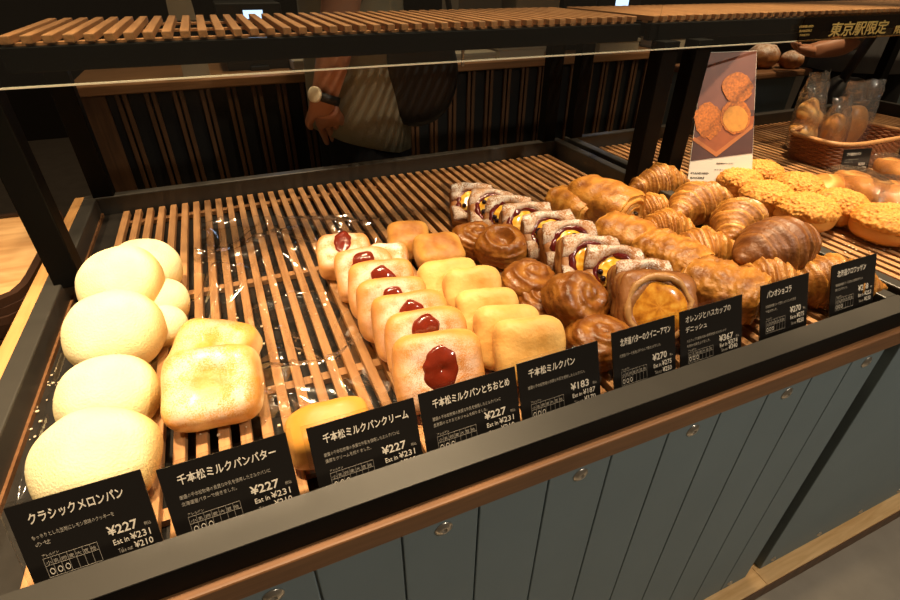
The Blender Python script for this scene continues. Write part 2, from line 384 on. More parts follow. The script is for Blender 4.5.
post(-.715, -.62, 2.985, 3.06, -1.1, -.285); post(1.99, 2.09, 2.985, 3.06, -1.1, -.285)
case2 = empty('display_case', P(3.6, 1.8, -2.95), 'next bakery case along the counter holding crumble buns and a basket', 'display case')
post2 = case_parts(case2, 2.272, 5.6, False)
post2(2.222, 2.322, 2.06, 2.15, -1.02, -.285); post2(2.222, 2.322, 2.985, 3.06, -1.1, -.285); post2(5.55, 5.65, 2.985, 3.06, -1.1, -.285)
def shelf(root, xa, xb, sign):
    mb = MB()
    ubox(mb, xa, 2.13, -.285, xb, 2.17, -.212, .001); ubox(mb, xa, 2.98, -.285, xb, 3.02, -.212)
    for x in (xa, xb-.04): ubox(mb, x, 2.17, -.27, x+.04, 2.98, -.212)
    fr = mb.build('shelf_frame', M['black'], root)
    mb = MB(); x = xa+.01
    while x < xb-.03: ubox(mb, x, 2.135, -.204, x+.030, 2.86, -.180, .001); x += .0566
    for y in (2.19, 2.50, 2.80): ubox(mb, xa+.01, y-.02, -.212, xb-.01, y+.02, -.204)
    mb.build('shelf_slats', M['shelfslat'], root)
    mb = MB(); ubox(mb, xa-.03, 2.043, -.312, xb+.03, 2.055, .16); g = mb.build('glass_screen', M['glass'], root)
    mb = MB(); ubox(mb, xa-.03, 2.0425, -.3165, xb+.03, 2.0555, -.312); mb.build('polished_edge_glint', M['edge'], g)  # light caught by the glass edge, put in as a pale opaque colour
shelf(case, -.60, 1.90, False); shelf(case2, 1.965, 5.7, True)
settle(case); settle(case2)
# printed strip on the second glass
sg = empty('shop_sign', aty(848, 32, 2.036), 'smoked clear sign strip with gold Japanese letters on the upper right glass', 'sign')
q0 = ony(797, 42, 2.036); q1 = ony(960, 36, 2.036)
mb = MB(); ztop = -.188; zb = -.316
mb.box(P(q0[0], 2.032, zb), P(q1[0]+.3, 2.040, ztop)); sp = mb.build('sign_panel', M['sign'], sg); sp.matrix_parent_inverse = sg.matrix_world.inverted()
def on_sign(name, s, px, py, wpx, hgt, mat, res=3):
    p = ony(px, py, 2.030); p2 = ony(px+wpx, py, 2.030); d = (p2-p)
    o = text(name, s, .05, None, Matrix.Translation(P(*p)) @ R(90, 0, 0), mat, (p2.x-p.x)*S, hgt, bold=.0008, res=res)
    o.matrix_world = Matrix.Translation(P(*p)) @ R(90, 0, 0)
    o.parent = sg; o.matrix_parent_inverse = sg.matrix_world.inverted(); return o
bpy.context.view_layer.update()
on_sign('gold_lettering', '東京駅限定', 828, 35.5, 56, .026, M['gold'])
for i, s in enumerate(('STANDARD', 'BAKERS', 'TOKYO')): on_sign('small_lettering', s, 799, 28+i*4.2, 14-2*i, .0040, M['gold'], 1)
on_sign('small_lettering', '限定', 893, 33, 14, .016, M['gold'], 2)

# ------------------------------------------------------------------ price cards
def price_card(x0, th, w, title, desc, price, eat, out, label, yaw=0, y=.818, scale=1.0, title2=None, on=None, sink=0):
    h0 = .225
    mw = (Matrix.Translation(P(x0+w/2, y-.030, SLAT)) if on is None else Matrix.Translation(on)) @ R(0, 0, yaw) @ R(-th, 0, 0)
    root = empty('price_card', mw, label, 'price card', 'black price cards')
    W = w*S; z0 = (.030-sink)*S*scale; Z1 = (.239-sink)*S*scale      # local heights of card bottom, top
    H = .177*S*scale; zv = (.062-sink)*S*scale                        # visible part above the rail
    mb = MB(); mb.box((-W/2, -.0006, z0), (W/2, .0006, Z1)); mb.build('card', M['paper_black'], root)
    mb = MB(); mb.box((-W/2-.004, .0008, 0.0006), (W/2+.004, .0026, Z1+.0022)); mb.box((-W/2-.004, -.0032, .0006), (W/2+.004, -.0016, z0+.012))
    mb.build('card_holder', M['acrylic'], root)
    def put(name, s, u, v, wid, hgt, mat=M['ink'], res=2, bold=0):
        return text(name, s, .01, root, Matrix.Translation((-W/2+u*W, -.0008, zv+(1-v)*H)) @ R(90, 0, 0), mat, wid*W, hgt*H if hgt else None, bold=bold, depth=.00008, res=res)
    tw = min(.80, .065*len(title)+.05)
    if title2: put('title_text', title, .08, .22, .72, .125); put('title_text', title2, .08, .40, .33, .11); dv = .13
    else: put('title_text', title, .12, .26, tw, .135, bold=.00012); dv = 0
    for i, s in enumerate(desc): put('description_text', s, .10, .46+dv+i*.095, min(.84, .026*len(s)+.06), .058, M['ink_dim'], 1)
    put('price_text', '¥'+price, .62, .70+dv*.5, .235, .125, bold=.00012); put('tax_text', '税込', .90, .70+dv*.5, .055, .045, M['ink_dim'], 1)
    put('eat_in_text', 'Eat in', .63, .835+dv*.3, .12, .07, M['ink'], 1); put('eat_in_price', '¥'+eat, .77, .835+dv*.3, .16, .09)
    put('take_out_text', 'Take out', .65, .955+dv*.1, .11, .06, M['ink_dim'], 1); put('take_out_price', '¥'+out, .78, .955+dv*.1, .15, .085)
    # allergen table
    mb = MB(); t = .00022
    u0, u1, va, vb, vc = .12, .52, .72+dv*.5, .82+dv*.4, .97+dv*.1
    X = lambda u: -W/2+u*W
    Z = lambda v: zv+(1-v)*H
    for v in (va, vb, vc): mb.box((X(u0), -.0009, Z(v)-t/2), (X(u1), -.0007, Z(v)+t/2))
    for k in range(8): u = u0+(u1-u0)*k/7; mb.box((X(u)-t/2, -.0009, Z(vc)), (X(u)+t/2, -.0007, Z(va)))
    mb.build('allergen_table', M['ink_dim'], root)
    put('table_text', '小 乳 卵 麦 大 豆 他', u0+.01, vb-.015, .37, .05, M['ink_dim'], 1); put('table_text', '○ ○ ○', u0+.012, vc-.03, .15, .08, M['ink'], 1)
    put('table_text', 'アレルゲン', u0, va-.02, .12, .035, M['ink_dim'], 1)
    return root
K = '厳選の千本松牧場の良質な牛乳を使用したミルクパン'
cards = [
 (-.545, -.314, 'クラシックメロンパン', ['もっちりとした生地にレモン風味のクッキーを', 'のせ'], '227', '231', '210', 'black price card for melon bread, at the far left front corner'),
 (-.288, -.026, '千本松ミルクパンバター', [K+'に', '北海道産バターで焼きました。'], '227', '231', '210', 'black price card in front of the square butter bread, ¥227'),
 (.018, .278, '千本松ミルクパンクリーム', [K+'に', '濃厚なクリームを絞りました。'], '227', '231', '210', 'black price card half covering the lone yellow cream bread'),
 (.290, .562, '千本松ミルクパンとちおとめ', [K+'に', '自家製のとちおとめジャムを絞りました。'], '227', '231', '210', 'black price card in front of the strawberry jam breads'),
 (.568, .828, '千本松ミルクパン', [K+'。'], '183', '187', '170', 'black price card reading ¥183, in front of the plain milk breads'),
 (.877, 1.110, '北海道バターのクイニーアマン', ['北海道バターを生地に折り込んで焼き上げました。'], '270', '275', '250', 'black price card reading ¥270 in front of the dark brown caramel pastries'),
 (1.130, 1.388, 'オレンジとハスカップの', ['ハスカップと酸味の良い果実を合わせたオレンジ', 'を合わせ焼き上げました。'], '367', '374', '340', 'black price card with a two-line title, reading ¥367, before the glazed orange pastry'),
 (1.487, 1.716, 'パンオショコラ', ['北海道産発酵バターを使用したクロワッサン生地', 'で包みました。'], '270', '275', '250', 'black price card reading ¥270 standing second from the right end of the rail'),
 (1.835, 2.080, '北海道クロワッサン', ['北海道産発酵バターを使用した生地を折り込み', '焼き上げました。'], '248', '253', '230', 'black price card reading ¥248 at the right end of the rail'),
]
for i, (a, b_, t, d, p, e, o, lab) in enumerate(cards):
    if i == 6: price_card(a, 20, b_-a, t, d, p, e, o, lab, title2='デニッシュ')
    else: price_card(a, 20, b_-a, t, d, p, e, o, lab, y=.818+(.0 if i < 7 else .012), sink=(.004, .016, .022, .018, .014, .004, 0, 0, 0)[i])

# ------------------------------------------------------------------ poster stand
po = empty('poster_stand', P(2.40, 2.00, -1.0), 'tall poster of golden crumble buns on a wooden tray, clipped beside the black post', 'poster')
Lb = onz(688, 186, -1.01); yaw, lean = -24, 22
E_ = Matrix.Rotation(math.radians(yaw), 3, 'Z') @ Vector((1, 0, 0)); D_ = (Matrix.Rotation(math.radians(yaw), 3, 'Z') @ Matrix.Rotation(math.radians(-lean), 3, 'X')) @ Vector((0, 0, 1)); NN = E_.cross(D_)
base = ray(688, 186)*1; P0 = base*(1.98/base.y)
def onpl(px, py): r = ray(px, py); return r*(NN.dot(P0)/NN.dot(r))
def pl(px, py):
    v = onpl(px, py)-P0; return (v.dot(E_)*S, v.dot(D_)*S)
mw = Matrix.Identity(4); nn = D_.cross(E_)      # points back, away from viewer
for i in range(3): mw[i][0] = E_[i]; mw[i][1] = nn[i]; mw[i][2] = D_[i]
p0w = P(*P0)
for i in range(3): mw[i][3] = p0w[i]
po.matrix_world = mw
print('poster corners', pl(704, 53), pl(757, 51), pl(752, 168), pl(688, 186))
def flat(name, pix, y, mat, th=.0003):
    pts = [pl(*q) for q in pix]; mb = MB(); mb.prism(pts, y, y+th); return mb.build(name, mat, po)
def poly_blob(cx, cy, rx, ry, n=28, j=.1, seed=0):
    rr = random.Random(seed); return [(cx+rx*(1+rr.uniform(-j, j))*math.cos(2*PI*k/n), cy+ry*(1+rr.uniform(-j, j))*math.sin(2*PI*k/n)) for k in range(n)]
M['pp_bg'] = plain('poster_backdrop', (.17, .062, .045), .5, var=.45, vscale=14)
M['pp_table'] = plain('poster_table', (.085, .033, .028), .5, var=.3, vscale=25)
M['pp_tray'] = plain('poster_tray', (.32, .085, .022), .5, var=.3, vscale=40)
M['pp_tray2'] = plain('poster_tray_rim', (.45, .15, .04), .5, var=.2, vscale=40)
M['pp_bun'] = plain('poster_bun', (.46, .135, .013), .5, var=1.0, vscale=260)
M['pp_cut'] = plain('poster_cut_bun', (.62, .27, .035), .5, var=.3, vscale=120)
M['pp_ink'] = plain('poster_ink', (.10, .08, .06), .6)
flat('poster_sheet', [(704, 52.5), (757, 50.5), (751.5, 182), (686, 192)], .0, M['white_card'], .0012)
flat('printed_backdrop', [(704, 53), (756.6, 51), (752.3, 153), (690.5, 161)], -.0004, M['pp_bg'])
flat('printed_table', [(697, 112), (754.3, 110), (752.3, 153), (690.5, 161)], -.0007, M['pp_table'])
flat('printed_tray', [(692, 140), (716, 157), (752.6, 128), (754, 116), (735, 118)], -.0010, M['pp_tray'])
flat('printed_tray_rim', [(692, 140), (716, 157), (752.6, 128), (752.7, 124), (716, 152), (694, 137)], -.0013, M['pp_tray2'])
flat('printed_bun', poly_blob(708, 121, 14, 18, 34, .10, 1), -.0016, M['pp_bun'])
flat('printed_bun', poly_blob(737, 88, 15, 15, 34, .07, 2), -.0019, M['pp_bun'])
flat('printed_bun', poly_blob(735, 117, 15, 17, 30, .05, 3), -.0022, M['pp_bun'])
flat('printed_cut_bun', poly_blob(735, 119, 12.5, 13, 24, .04, 4), -.0025, M['pp_cut'])
def ptext(s, px, py, wpx, h, res=1, mat=None):
    a = pl(px, py); b2 = pl(px+wpx, py); return text('poster_lettering', s, .01, po, Matrix.Translation((a[0], -.0004, a[1])) @ R(90, 0, 0), mat or M['pp_ink'], b2[0]-a[0], h, bold=.0002, res=res)
ptext('東京駅限定クリームパン', 716, 164, 17, .0030); ptext('STANDARD', 690.5, 174, 18, .0036); ptext('BAKERS', 690, 178.5, 14, .0036); ptext('さくさく生地のカレーパン', 714, 170, 30, .0018)

# ------------------------------------------------------------------ breads
nz = noise.noise
def thing(name, me, mat, mw, label, cat, group, settle_=True):
    o = link(name, me, mat); o.matrix_world = rest(me, mw) if settle_ else mw; return props(o, label, cat, group)
CAM = P(0, 0, 0)
def rest(me, mw, only_up=False):
    """slide the bread along its sight line until its lowest point touches the slats"""
    base = (SLAT+ZO)*S
    for _ in range(6):
        dz = base-min((mw @ v.co).z for v in me.vertices)
        if abs(dz) < .0004 or (only_up and dz < 0): break
        c_ = mw.translation; c_ = c_+(CAM-c_)*(dz/(CAM.z-c_.z)); mw = mw.copy(); mw.translation = c_
    return mw
def place(px, py, z): return Matrix.Translation(atz(px, py, z))

# melon breads -----------------------------------------------------
def melon(px, py, z, d, h, tilt, yaw, label, seed, sideroll=0, down=True):
    r = d/2
    def post(v, dd):
        k = nz(v*30+Vector((seed*5, 0, 1)))*.0022
        v = v+dd*k
        rr = math.hypot(v.x, v.y)/r
        return v, .10+.80*sstep(.72, 1.03, rr)*sstep(.55, -.15, v.z/h)+.08*nz(v*60), 0
    me = blob('melon_bread', r, r*.97, h*.72, 2.1, 2.15, 5, post, .0015, 22, seed, -h*.20)
    mw = place(px, py, z) @ RZX(yaw, tilt) @ R(0, sideroll, 0)
    o = thing('melon_bread', me, M['melon'], rest(me, mw, True), label, 'bread', 'melon breads', down)
    def pb(v, dd): return v, .5+.3*sstep(0, 1, -dd.z), 0
    me2 = blob('bread_base', r*.93, r*.9, h*.36, 2.2, 2.2, 4, pb, .001, 30, seed+3, -h*.24)
    link('bread_base', me2, M['melon_base'], o, Matrix.Translation((0, 0, -h*.12)))
    return o
melon(98, 462, -.985, .101, .056, 24, -15, 'pale melon bread nearest the front, right behind its black price card', 1)
melon(110, 398, -1.000, .094, .054, 18, -10, 'pale melon bread second from the front, wedged below the biggest pale one', 2)
melon(116, 333, -.965, .106, .060, 26, -12, 'big brightly lit melon bread third from the front, leaning on others', 3)
melon(122, 284, -.935, .101, .054, 34, -8, 'pale melon bread fourth from the front, leaning back above the bright one', 4, -8, False)
melon(146, 268, -.970, .090, .050, 22, 10, 'melon bread at the very back of the pale pile', 5, 10, False)
melon(163, 303, -1.015, .064, .046, 14, 20, 'melon bread peeking out at the right side of the pale pile, behind the upper ones', 6, 12)
melon(163, 328, -1.025, .058, .040, 8, 20, 'melon bread mostly hidden, lowest at the right of the big bright one', 7, 10)

# square milk breads -------------------------------------------------
def square(name, me_args, mat, px, py, wd, ht, th, tilt, yaw, label, group, seed, dent=.006, jam=None, dust=0, dent_r=.016, tone=(.25, .75), topz=None, roll=0, cat='bread', dent_shift=(0, 0), edge=-.25):
    rr = random.Random(seed*17+3)
    sx, sy = rr.uniform(-.002, .002), rr.uniform(-.002, .002)
    a, b, c = wd/2, ht/2, th/2
    def post(v, d):
        top = sstep(-.15, .85, d.z*1.25)
        ex = (abs(v.x/a)**4+abs(v.y/b)**4)**.25
        dr = math.hypot(v.x-sx-dent_shift[0], v.y-sy-dent_shift[1])
        if v.z > 0: v = v-Vector((0, 0, 1))*dent*math.exp(-(dr/dent_r)**2)
        v = v+Vector((0, 0, 1))*.0022*nz(v*42+Vector((seed, 0, 0)))+Vector((0, 0, .05*v.x*v.y/a*(1 if seed % 2 else -1)))
        t = tone[0]+(tone[1]-tone[0])*top*(1+edge*sstep(.55, 1, ex))+.10*nz(v*45+Vector((0, seed, 0)))
        if v.z < -.6*c: t += .25
        u = dust*sstep(.2, .7, d.z)*(1-.9*math.exp(-(dr/(dent_r*.9))**4))
        return v, t, u
    me = blob(name, a, b, c, 4.6, 3.3, 5, post, .0030, 34, seed)
    t = math.radians(tilt)
    rot = RZX(yaw, tilt) @ R(0, roll, 0)
    zc = SLAT*S+(b*math.sin(t)+c*math.cos(t))*.95
    ztop = topz*S if topz is not None else zc+b*math.sin(t)*.93+c*.55*math.cos(t)
    top = onz(px, py, ztop/S)*S
    off = rot.to_3x3() @ Vector((0, b*.93, c*.55))
    cen = Vector((top.x-off.x, top.y-off.y, top.z-off.z+ZO*S))
    o = thing(name, me, mat, Matrix.Translation(cen) @ rot, label, cat, group)
    if jam:
        def pj(v, d): v = v+d*.0025*nz(v*120+Vector((seed, 1, 0))); return v, .5, 0
        jr = jam
        mj = blob('jam', jr*rr.uniform(.85, 1.1), jr*rr.uniform(1.0, 1.5), .0048, 2, 2, 4, pj, .0042, 42, seed+9)
        link('jam', mj, M['jam'], o, Matrix.Translation((sx+dent_shift[0], sy+dent_shift[1], c-dent+.0022)))
    return o
# butter breads
square('butter_bread', None, M['butter'], 207, 347, .091, .080, .052, 36, -8, 'square glossy butter bread in front, propped on another', 'square butter breads', 21, dent=.005, dent_r=.022, dust=.9, tone=(.16, .42), edge=.7)
square('butter_bread', None, M['butter'], 224, 320, .088, .084, .048, 16, -30, 'square butter bread behind the glossy one, only its back edge showing', 'square butter breads', 22, dent=.004, dust=.5, tone=(.2, .52), edge=.6)
M['cream'] = crust('cream_bread_crust', (.72, .40, .11), (.60, .27, .04), (.40, .14, .02), .42, 20, .2, 0, bump=.2, bscale=80, coat=.1)
square('cream_bread', None, M['cream'], 324, 405, .078, .048, .052, 6, -2, 'lone yellow cream bread behind its price card', None, 23, dent=.001, tone=(.12, .62))
# strawberry row: front to back (top edge centre)
sb = [(436, 335, .094, .082, 58, -12), (425, 311, .092, .080, 58, -12), (408, 294, .090, .080, 57, -10), (391, 279, .088, .078, 56, -10), (379, 261, .086, .078, 54, -10), (362, 248, .082, .074, 42, -10), (343, 233, .080, .074, 24, -14)]
words = ['frontmost strawberry jam bread, right behind its price card', 'second strawberry jam bread from the front of its row', 'third strawberry jam bread from the front, with jam running down', 'fourth strawberry jam bread from the front of its row', 'fifth strawberry jam bread from the front of its row', 'sixth strawberry jam bread from the front of its row', 'rearmost strawberry jam bread, lying flat at the row end']
for i, (px, py, w_, h_, tl, yw) in enumerate(sb):
    square('strawberry_bread', None, M['straw'], px, py, w_, h_, .044, tl, yw, 'sugar-dusted '+words[i], 'strawberry jam breads', 31+i, dent=.007, jam=[.0185, .0175, .020, .017, .0165, .017, .016][i], dust=.6, dent_r=.018, tone=(.22, .62), dent_shift=(0, .010 if i else .006))
square('strawberry_bread', None, M['straw'], 388, 243, .060, .074, .044, 22, -20, 'sugar-dusted bread without visible jam, beside the rear end of the strawberry row', 'strawberry jam breads', 39, dent=.002, dust=.9, tone=(.2, .55))
# plain milk row
mk = [(530, 320, .080, .074, 60, -12, ), (508, 307, .078, .074, 58, -14), (487, 290, .078, .072, 56, -12), (471, 268, .076, .072, 54, -10), (447, 259, .084, .072, 46, -8), (434, 234, .074, .064, 14, -6), (407, 222, .068, .060, 20, -16)]
words = ['frontmost plain milk bread, leaning right behind the ¥183 card', 'second plain milk bread from the front', 'third plain milk bread from the front', 'fourth plain milk bread from the front', 'fifth plain milk bread from the front, the widest of its row', 'plain milk bread with brown top lying flat near the back of its row', 'plain milk bread at the very back of its row']
for i, (px, py, w_, h_, tl, yw) in enumerate(mk):
    square('milk_bread', None, M['milk'], px, py, w_, h_, .046 if i > 4 else .040, tl, yw, words[i], 'plain milk breads', 51+i, dent=.0015, tone=(.10, .42 if i < 5 else .85), dent_r=.02)

# kouign-amann --------------------------------------------------------
def kouign(px, py, z, d, h, tilt, yaw, label, seed, ring=0, down=True):
    r = d/2
    def post(v, dd):
        rr = math.hypot(v.x, v.y)/r; th = math.atan2(v.y, v.x)
        sp = math.sin(2*PI*(rr*2.6)-th+seed)
        top = sstep(.1, .7, dd.z)
        k = .0014*sp*top*sstep(.1, .3, rr)
        side = .0016*math.sin(v.z*900+2*nz(v*40))*sstep(.6, .1, abs(dd.z))
        v = v+dd*(k+side+.0055*nz(v*38+Vector((seed, 2, 1)))+.0016*nz(v*140))
        if ring: v = v-Vector((0, 0, 1))*ring*math.exp(-(rr/.42)**4)*top
        return v, .5+.18*sp*top+.3*nz(v*60)-.15*(1-top), 0
    me = blob('caramel_pastry', r, r*.92, h/2, 2.3, 2.6, 5, post, .002, 30, seed)
    return thing('caramel_pastry', me, M['kouign'], place(px, py, z) @ RZX(yaw, tilt), label, 'pastry', 'dark brown caramel pastries', down)
kouign(576, 301, -.965, .083, .058, 40, 20, 'large dark round caramel pastry standing above the others, beside the powdered danishes', 61, 0, False)
kouign(600, 342, -1.035, .082, .042, 8, 0, 'dark caramel pastry lowest in front, just behind the ¥270 card', 62)
kouign(529, 284, -1.010, .083, .050, 12, 30, 'flat spiral caramel pastry between the plain milk breads and the dark round one', 63)
kouign(502, 246, -.985, .080, .050, 16, -30, 'caramel pastry with a folded open centre, at the back of its row', 64, .018)
kouign(474, 240, -1.005, .072, .046, 14, 10, 'caramel pastry rearmost left, tucked behind the open-centred one', 65)
kouign(540, 305, -1.035, .066, .040, 6, 40, 'caramel pastry lying low in front of the flat spiral one', 66)

# orange danishes -------------------------------------------------------
def danish(px, py, wd, th, tilt, yaw, label, seed, powder=1, front=False):
    rr = random.Random(seed)
    a, b, c = wd/2, wd/2*.95, th/2
    def post(v, d):
        ex = max(abs(v.x/a), abs(v.y/b))
        lay = sstep(.72, .95, ex)*sstep(.98, .5, abs(v.z/c))
        s1 = math.sin(v.z/c*11+1.2*nz(v*60+Vector((seed, 0, 0))))
        n_ = Vector((v.x, v.y, 0)).normalized()
        v = v+n_*.0024*s1*lay
        r0 = math.hypot(v.x, v.y)
        top = sstep(.3, .7, d.z)
        if v.z > 0:
            v = v-Vector((0, 0, 1))*.009*math.exp(-(r0/(a*.55))**6)
            v = v+Vector((0, 0, 1))*.0025*nz(v*50+Vector((seed, 0, 4)))
        return v, .5+.5*s1*lay-.1*lay+.12*nz(v*50), powder*sstep(.35, .7, d.z)*(.3+.7*sstep(.5, .75, r0/a))
    kw = [rr.uniform(-.006, .006) for _ in range(4)]
    def warp(v):
        u, w = v.x/a, v.y/b
        return Vector((v.x*(1-.07*w*w)+.0025*nz(Vector((w*2, seed, v.z*90))), v.y*(1-.07*u*u)+.0025*nz(Vector((u*2, seed+5, v.z*90))), v.z+kw[0]*u*w+kw[1]*u*u*.7+kw[2]*w*w*.7))
    me = blob('orange_danish', a, b, c, 9, 5, 5, lambda v, d: (lambda q: (warp(q[0]), q[1], q[2]))(post(v, d)), .0012, 22, seed)
    t = math.radians(tilt); rot = RZX(yaw+rr.uniform(-7, 7), tilt+rr.uniform(-5, 5)) @ R(0, rr.uniform(-9, 9), rr.uniform(-9, 9))
    zc = SLAT*S+(b*math.sin(t)+c*math.cos(t))*.98
    top = onz(px, py, (zc+b*math.sin(t)*.95+c*.6*math.cos(t))/S)*S
    off = rot.to_3x3() @ Vector((0, b*.95, c*.6)); cen = Vector((top.x-off.x, top.y-off.y, top.z-off.z+ZO*S))
    o = thing('orange_danish', me, M['danish_brown'] if front else M['danish'], Matrix.Translation(cen) @ rot, label, 'pastry', 'orange danishes')
    # orange slice and berry jam in the well
    def po_(v, d): return v, .5, 0
    ms = blob('orange_slice', a*(.78 if front else .64), a*(.76 if front else .62), .0055, 2, 3.5, 4, po_, .0012, 60, seed)
    link('orange_slice', ms, M['glazed_orange'] if front else M['orange'], o, Matrix.Translation((0, 0, c-.0050)) @ R(rr.uniform(-4, 4), rr.uniform(-4, 4), 0))
    mb = MB(); n = 26; r1 = a*(.80 if front else .66)
    pts = [Vector((r1*math.cos(2*PI*k/n)*(1+rr.uniform(-.05, .05)), r1*math.sin(2*PI*k/n)*(1+rr.uniform(-.05, .05)), c-.0015+rr.uniform(-.001, .001))) for k in range(n)]
    mb.tube(pts, [rr.uniform(.0028, .0062) for _ in range(n)], 8, True, 0, .7); mb.build('berry_jam', M['berry'] if not front else M['danish_brown'], o, None, True)
    if not front:
        # two puffed, powdered flaps left by the round well
        for sgn in (1, -1):
            vs = []; fs = []; du = []; to = []; nu, nv = 22, 8; ri = a*.64
            for i in range(nu+1):
                for j in range(nv+1):
                    u = i/nu*2-1; v_ = j/nv; x = u*a*.97
                    yi = math.sqrt(max(0, ri*ri-x*x)); yi = max(yi*(1+.08*nz(Vector((x*90, seed, sgn)))), b*.10)
                    y = sgn*(b*.985*(1-v_)+yi*v_)
                    z = c-.002+.0075*math.sin(PI*min(1, .12+v_*.86))**.7+.0016*nz(Vector((x*60, y*60, seed)))-.004*u**4
                    vs.append(warp(Vector((x, y, z)))); du.append(powder*max(0, .60+.9*nz(Vector((x*28, y*80, seed+2))))*(1-.8*sstep(.80, .98, v_))); to.append(.40+.4*sstep(.75, 1, v_)+.25*sstep(.7, 1, abs(u)))
            for i in range(nu):
                for j in range(nv):
                    q = [i*(nv+1)+j, (i+1)*(nv+1)+j, (i+1)*(nv+1)+j+1, i*(nv+1)+j+1]; fs.append(q if sgn < 0 else q[::-1])
            mf = mesh('pastry_flap', vs, fs, True, {'tone': to, 'dust': du}); f_ = link('pastry_flap', mf, M['danish'], o)
            so = f_.modifiers.new('thick', 'SOLIDIFY'); so.thickness = .0035; so.offset = -1
        for k in range(3):
            ang = rr.uniform(0, 2*PI); mb = MB(); 
            mb.lathe([(0.0006, -.004), (.0030, -.0028), (.0042, 0), (.0030, .0028), (.0006, .004)], 12, 0, Matrix.Translation((a*.50*math.cos(ang), a*.35*math.sin(ang), c+.002)))
            mb.build('haskap_berry', M['haskap'], o, None, True)
    return o
dn = [(658, 272, .096, .036, 50, -22, True), (640, 262, .086, .034, 46, -20, False), (613, 247, .086, .034, 46, -20, False), (590, 237, .086, .034, 45, -20, False), (567, 222, .086, .034, 45, -20, False),
      (546, 213, .084, .034, 44, -20, False), (526, 204, .084, .034, 44, -20, False), (509, 198, .082, .032, 42, -20, False), (492, 191, .082, .032, 40, -20, False), (472, 186, .080, .032, 36, -20, False)]
words = ['brown danish with a large glazed orange slice, frontmost of its row, behind the two-line card', 'powdered orange danish directly behind the glazed brown one', 'powdered orange danish third from the front of its row, with dark berries', 'powdered orange danish fourth from the front, beside the shiny chocolate croissant', 'powdered orange danish fifth from the front of its long row',
 'powdered orange danish sixth from the front of its long row', 'powdered orange danish seventh from the front, fourth from the back', 'powdered orange danish third from the back of its row', 'powdered orange danish second from the back of its row', 'powdered orange danish at the very back of its row']
for i, (px, py, w_, th_, tl, yw, fr) in enumerate(dn): danish(px, py, w_, th_, tl, yw, words[i], 71+i, 1, fr)

# pain au chocolat ---------------------------------------------------------
def painchoc(px, py, z, ln, wd, ht, yaw, label, seed, tilt=0, rough=0, roll=0):
    """flattened roll: layered skin along the sides, spiral of dough on both flat ends"""
    nr, nl, nc = 72, 40, 16; vs = []; fs = []; tone = []
    def sec(a): return Vector((0, wd/2*math.copysign(abs(math.cos(a))**.82, math.cos(a)), ht/2*math.copysign(abs(math.sin(a))**.82, math.sin(a))))
    for i in range(nl+1):
        s = 2*i/nl-1; k = (1-.16*abs(s)**5)*(1-.05*s*s)
        for j in range(nr):
            a = 2*PI*j/nr; p = sec(a)*k; n_ = Vector((0, math.cos(a), math.sin(a)))
            seam = math.exp(-((((a-.9-.25*s*math.sin(seed)) % (2*PI)))/.10)**2)
            lay = math.sin(a*7+1.5*nz(Vector((s*3, seed, a)))+s*1.5)
            p += n_*(.0011*lay*sstep(.2, 1, abs(s))+.0045*nz(Vector((s*2.6, p.y*38, p.z*38+seed)))-.004*seam+rough*nz(p*190+Vector((s*9, 0, 0)))*1.5)
            p.x = s*ln/2; vs.append(p); tone.append(.55+.12*lay-.4*seam-.22*sstep(.86, 1, abs(s))+.22*nz(Vector((s*5, p.y*45, p.z*45)))+.12*sstep(.3, 1, math.sin(a)))
    for i in range(nl):
        for j in range(nr): fs.append([i*nr+j, (i+1)*nr+j, (i+1)*nr+(j+1) % nr, i*nr+(j+1) % nr])
    for sg_, row in ((-1, 0), (1, nl)):
        prev = [row*nr+j for j in range(nr)]
        for q in range(1, nc+1):
            rho = 1-q/nc*.97; cur = []
            for j in range(nr):
                a = 2*PI*j/nr; p = sec(a)*rho*.80*(1.05-.05*rho); sp = math.sin(2*PI*rho*2.8-a*sg_+seed)
                p.x = sg_*(ln/2+.0035*(1-rho**4)+.0030*sp*sstep(1.0, .8, rho)); cur.append(len(vs)); vs.append(p); tone.append(.34+.34*sp+.1*nz(p*90))
            for j in range(nr):
                f = [prev[j], prev[(j+1) % nr], cur[(j+1) % nr], cur[j]]; fs.append(f if sg_ > 0 else f[::-1])
            prev = cur
        fs.append(prev if sg_ > 0 else prev[::-1])
    me = mesh('chocolate_croissant', vs, fs, True, {'tone': tone, 'dust': [0]*len(vs)})
    o = thing('chocolate_croissant', me, M['choco'], place(px, py, z) @ RZX(yaw, 0) @ R(roll, 0, 0), label, 'pastry', 'chocolate croissants')
    mb = MB()
    for sg_ in (-1, 1): mb.box((sg_*ln*.40, -.004, -.003), (sg_*(ln/2+.0085), .004, .004), 0, None, .001)
    mb.build('chocolate_stick', M['choc'], o)
    return o
painchoc(604, 203, -.975, .118, .098, .078, -74, 'large rolled chocolate croissant with a spiral end, at the back of the heap', 91)
painchoc(573, 206, -1.010, .085, .075, .058, -80, 'chocolate croissant peeking out left behind the large spiral one', 92)
painchoc(624, 237, -1.000, .080, .082, .064, -66, 'chocolate croissant in the middle of its row, below the large spiral one', 93)
painchoc(670, 260, -.985, .094, .088, .068, -80, 'shiny crusty chocolate croissant right behind the glazed orange danish', 94, 0, .0022)
painchoc(722, 289, -1.000, .094, .090, .066, -62, 'chocolate croissant frontmost of its row, rough crust, behind the two-line card', 95, 0, .0022)

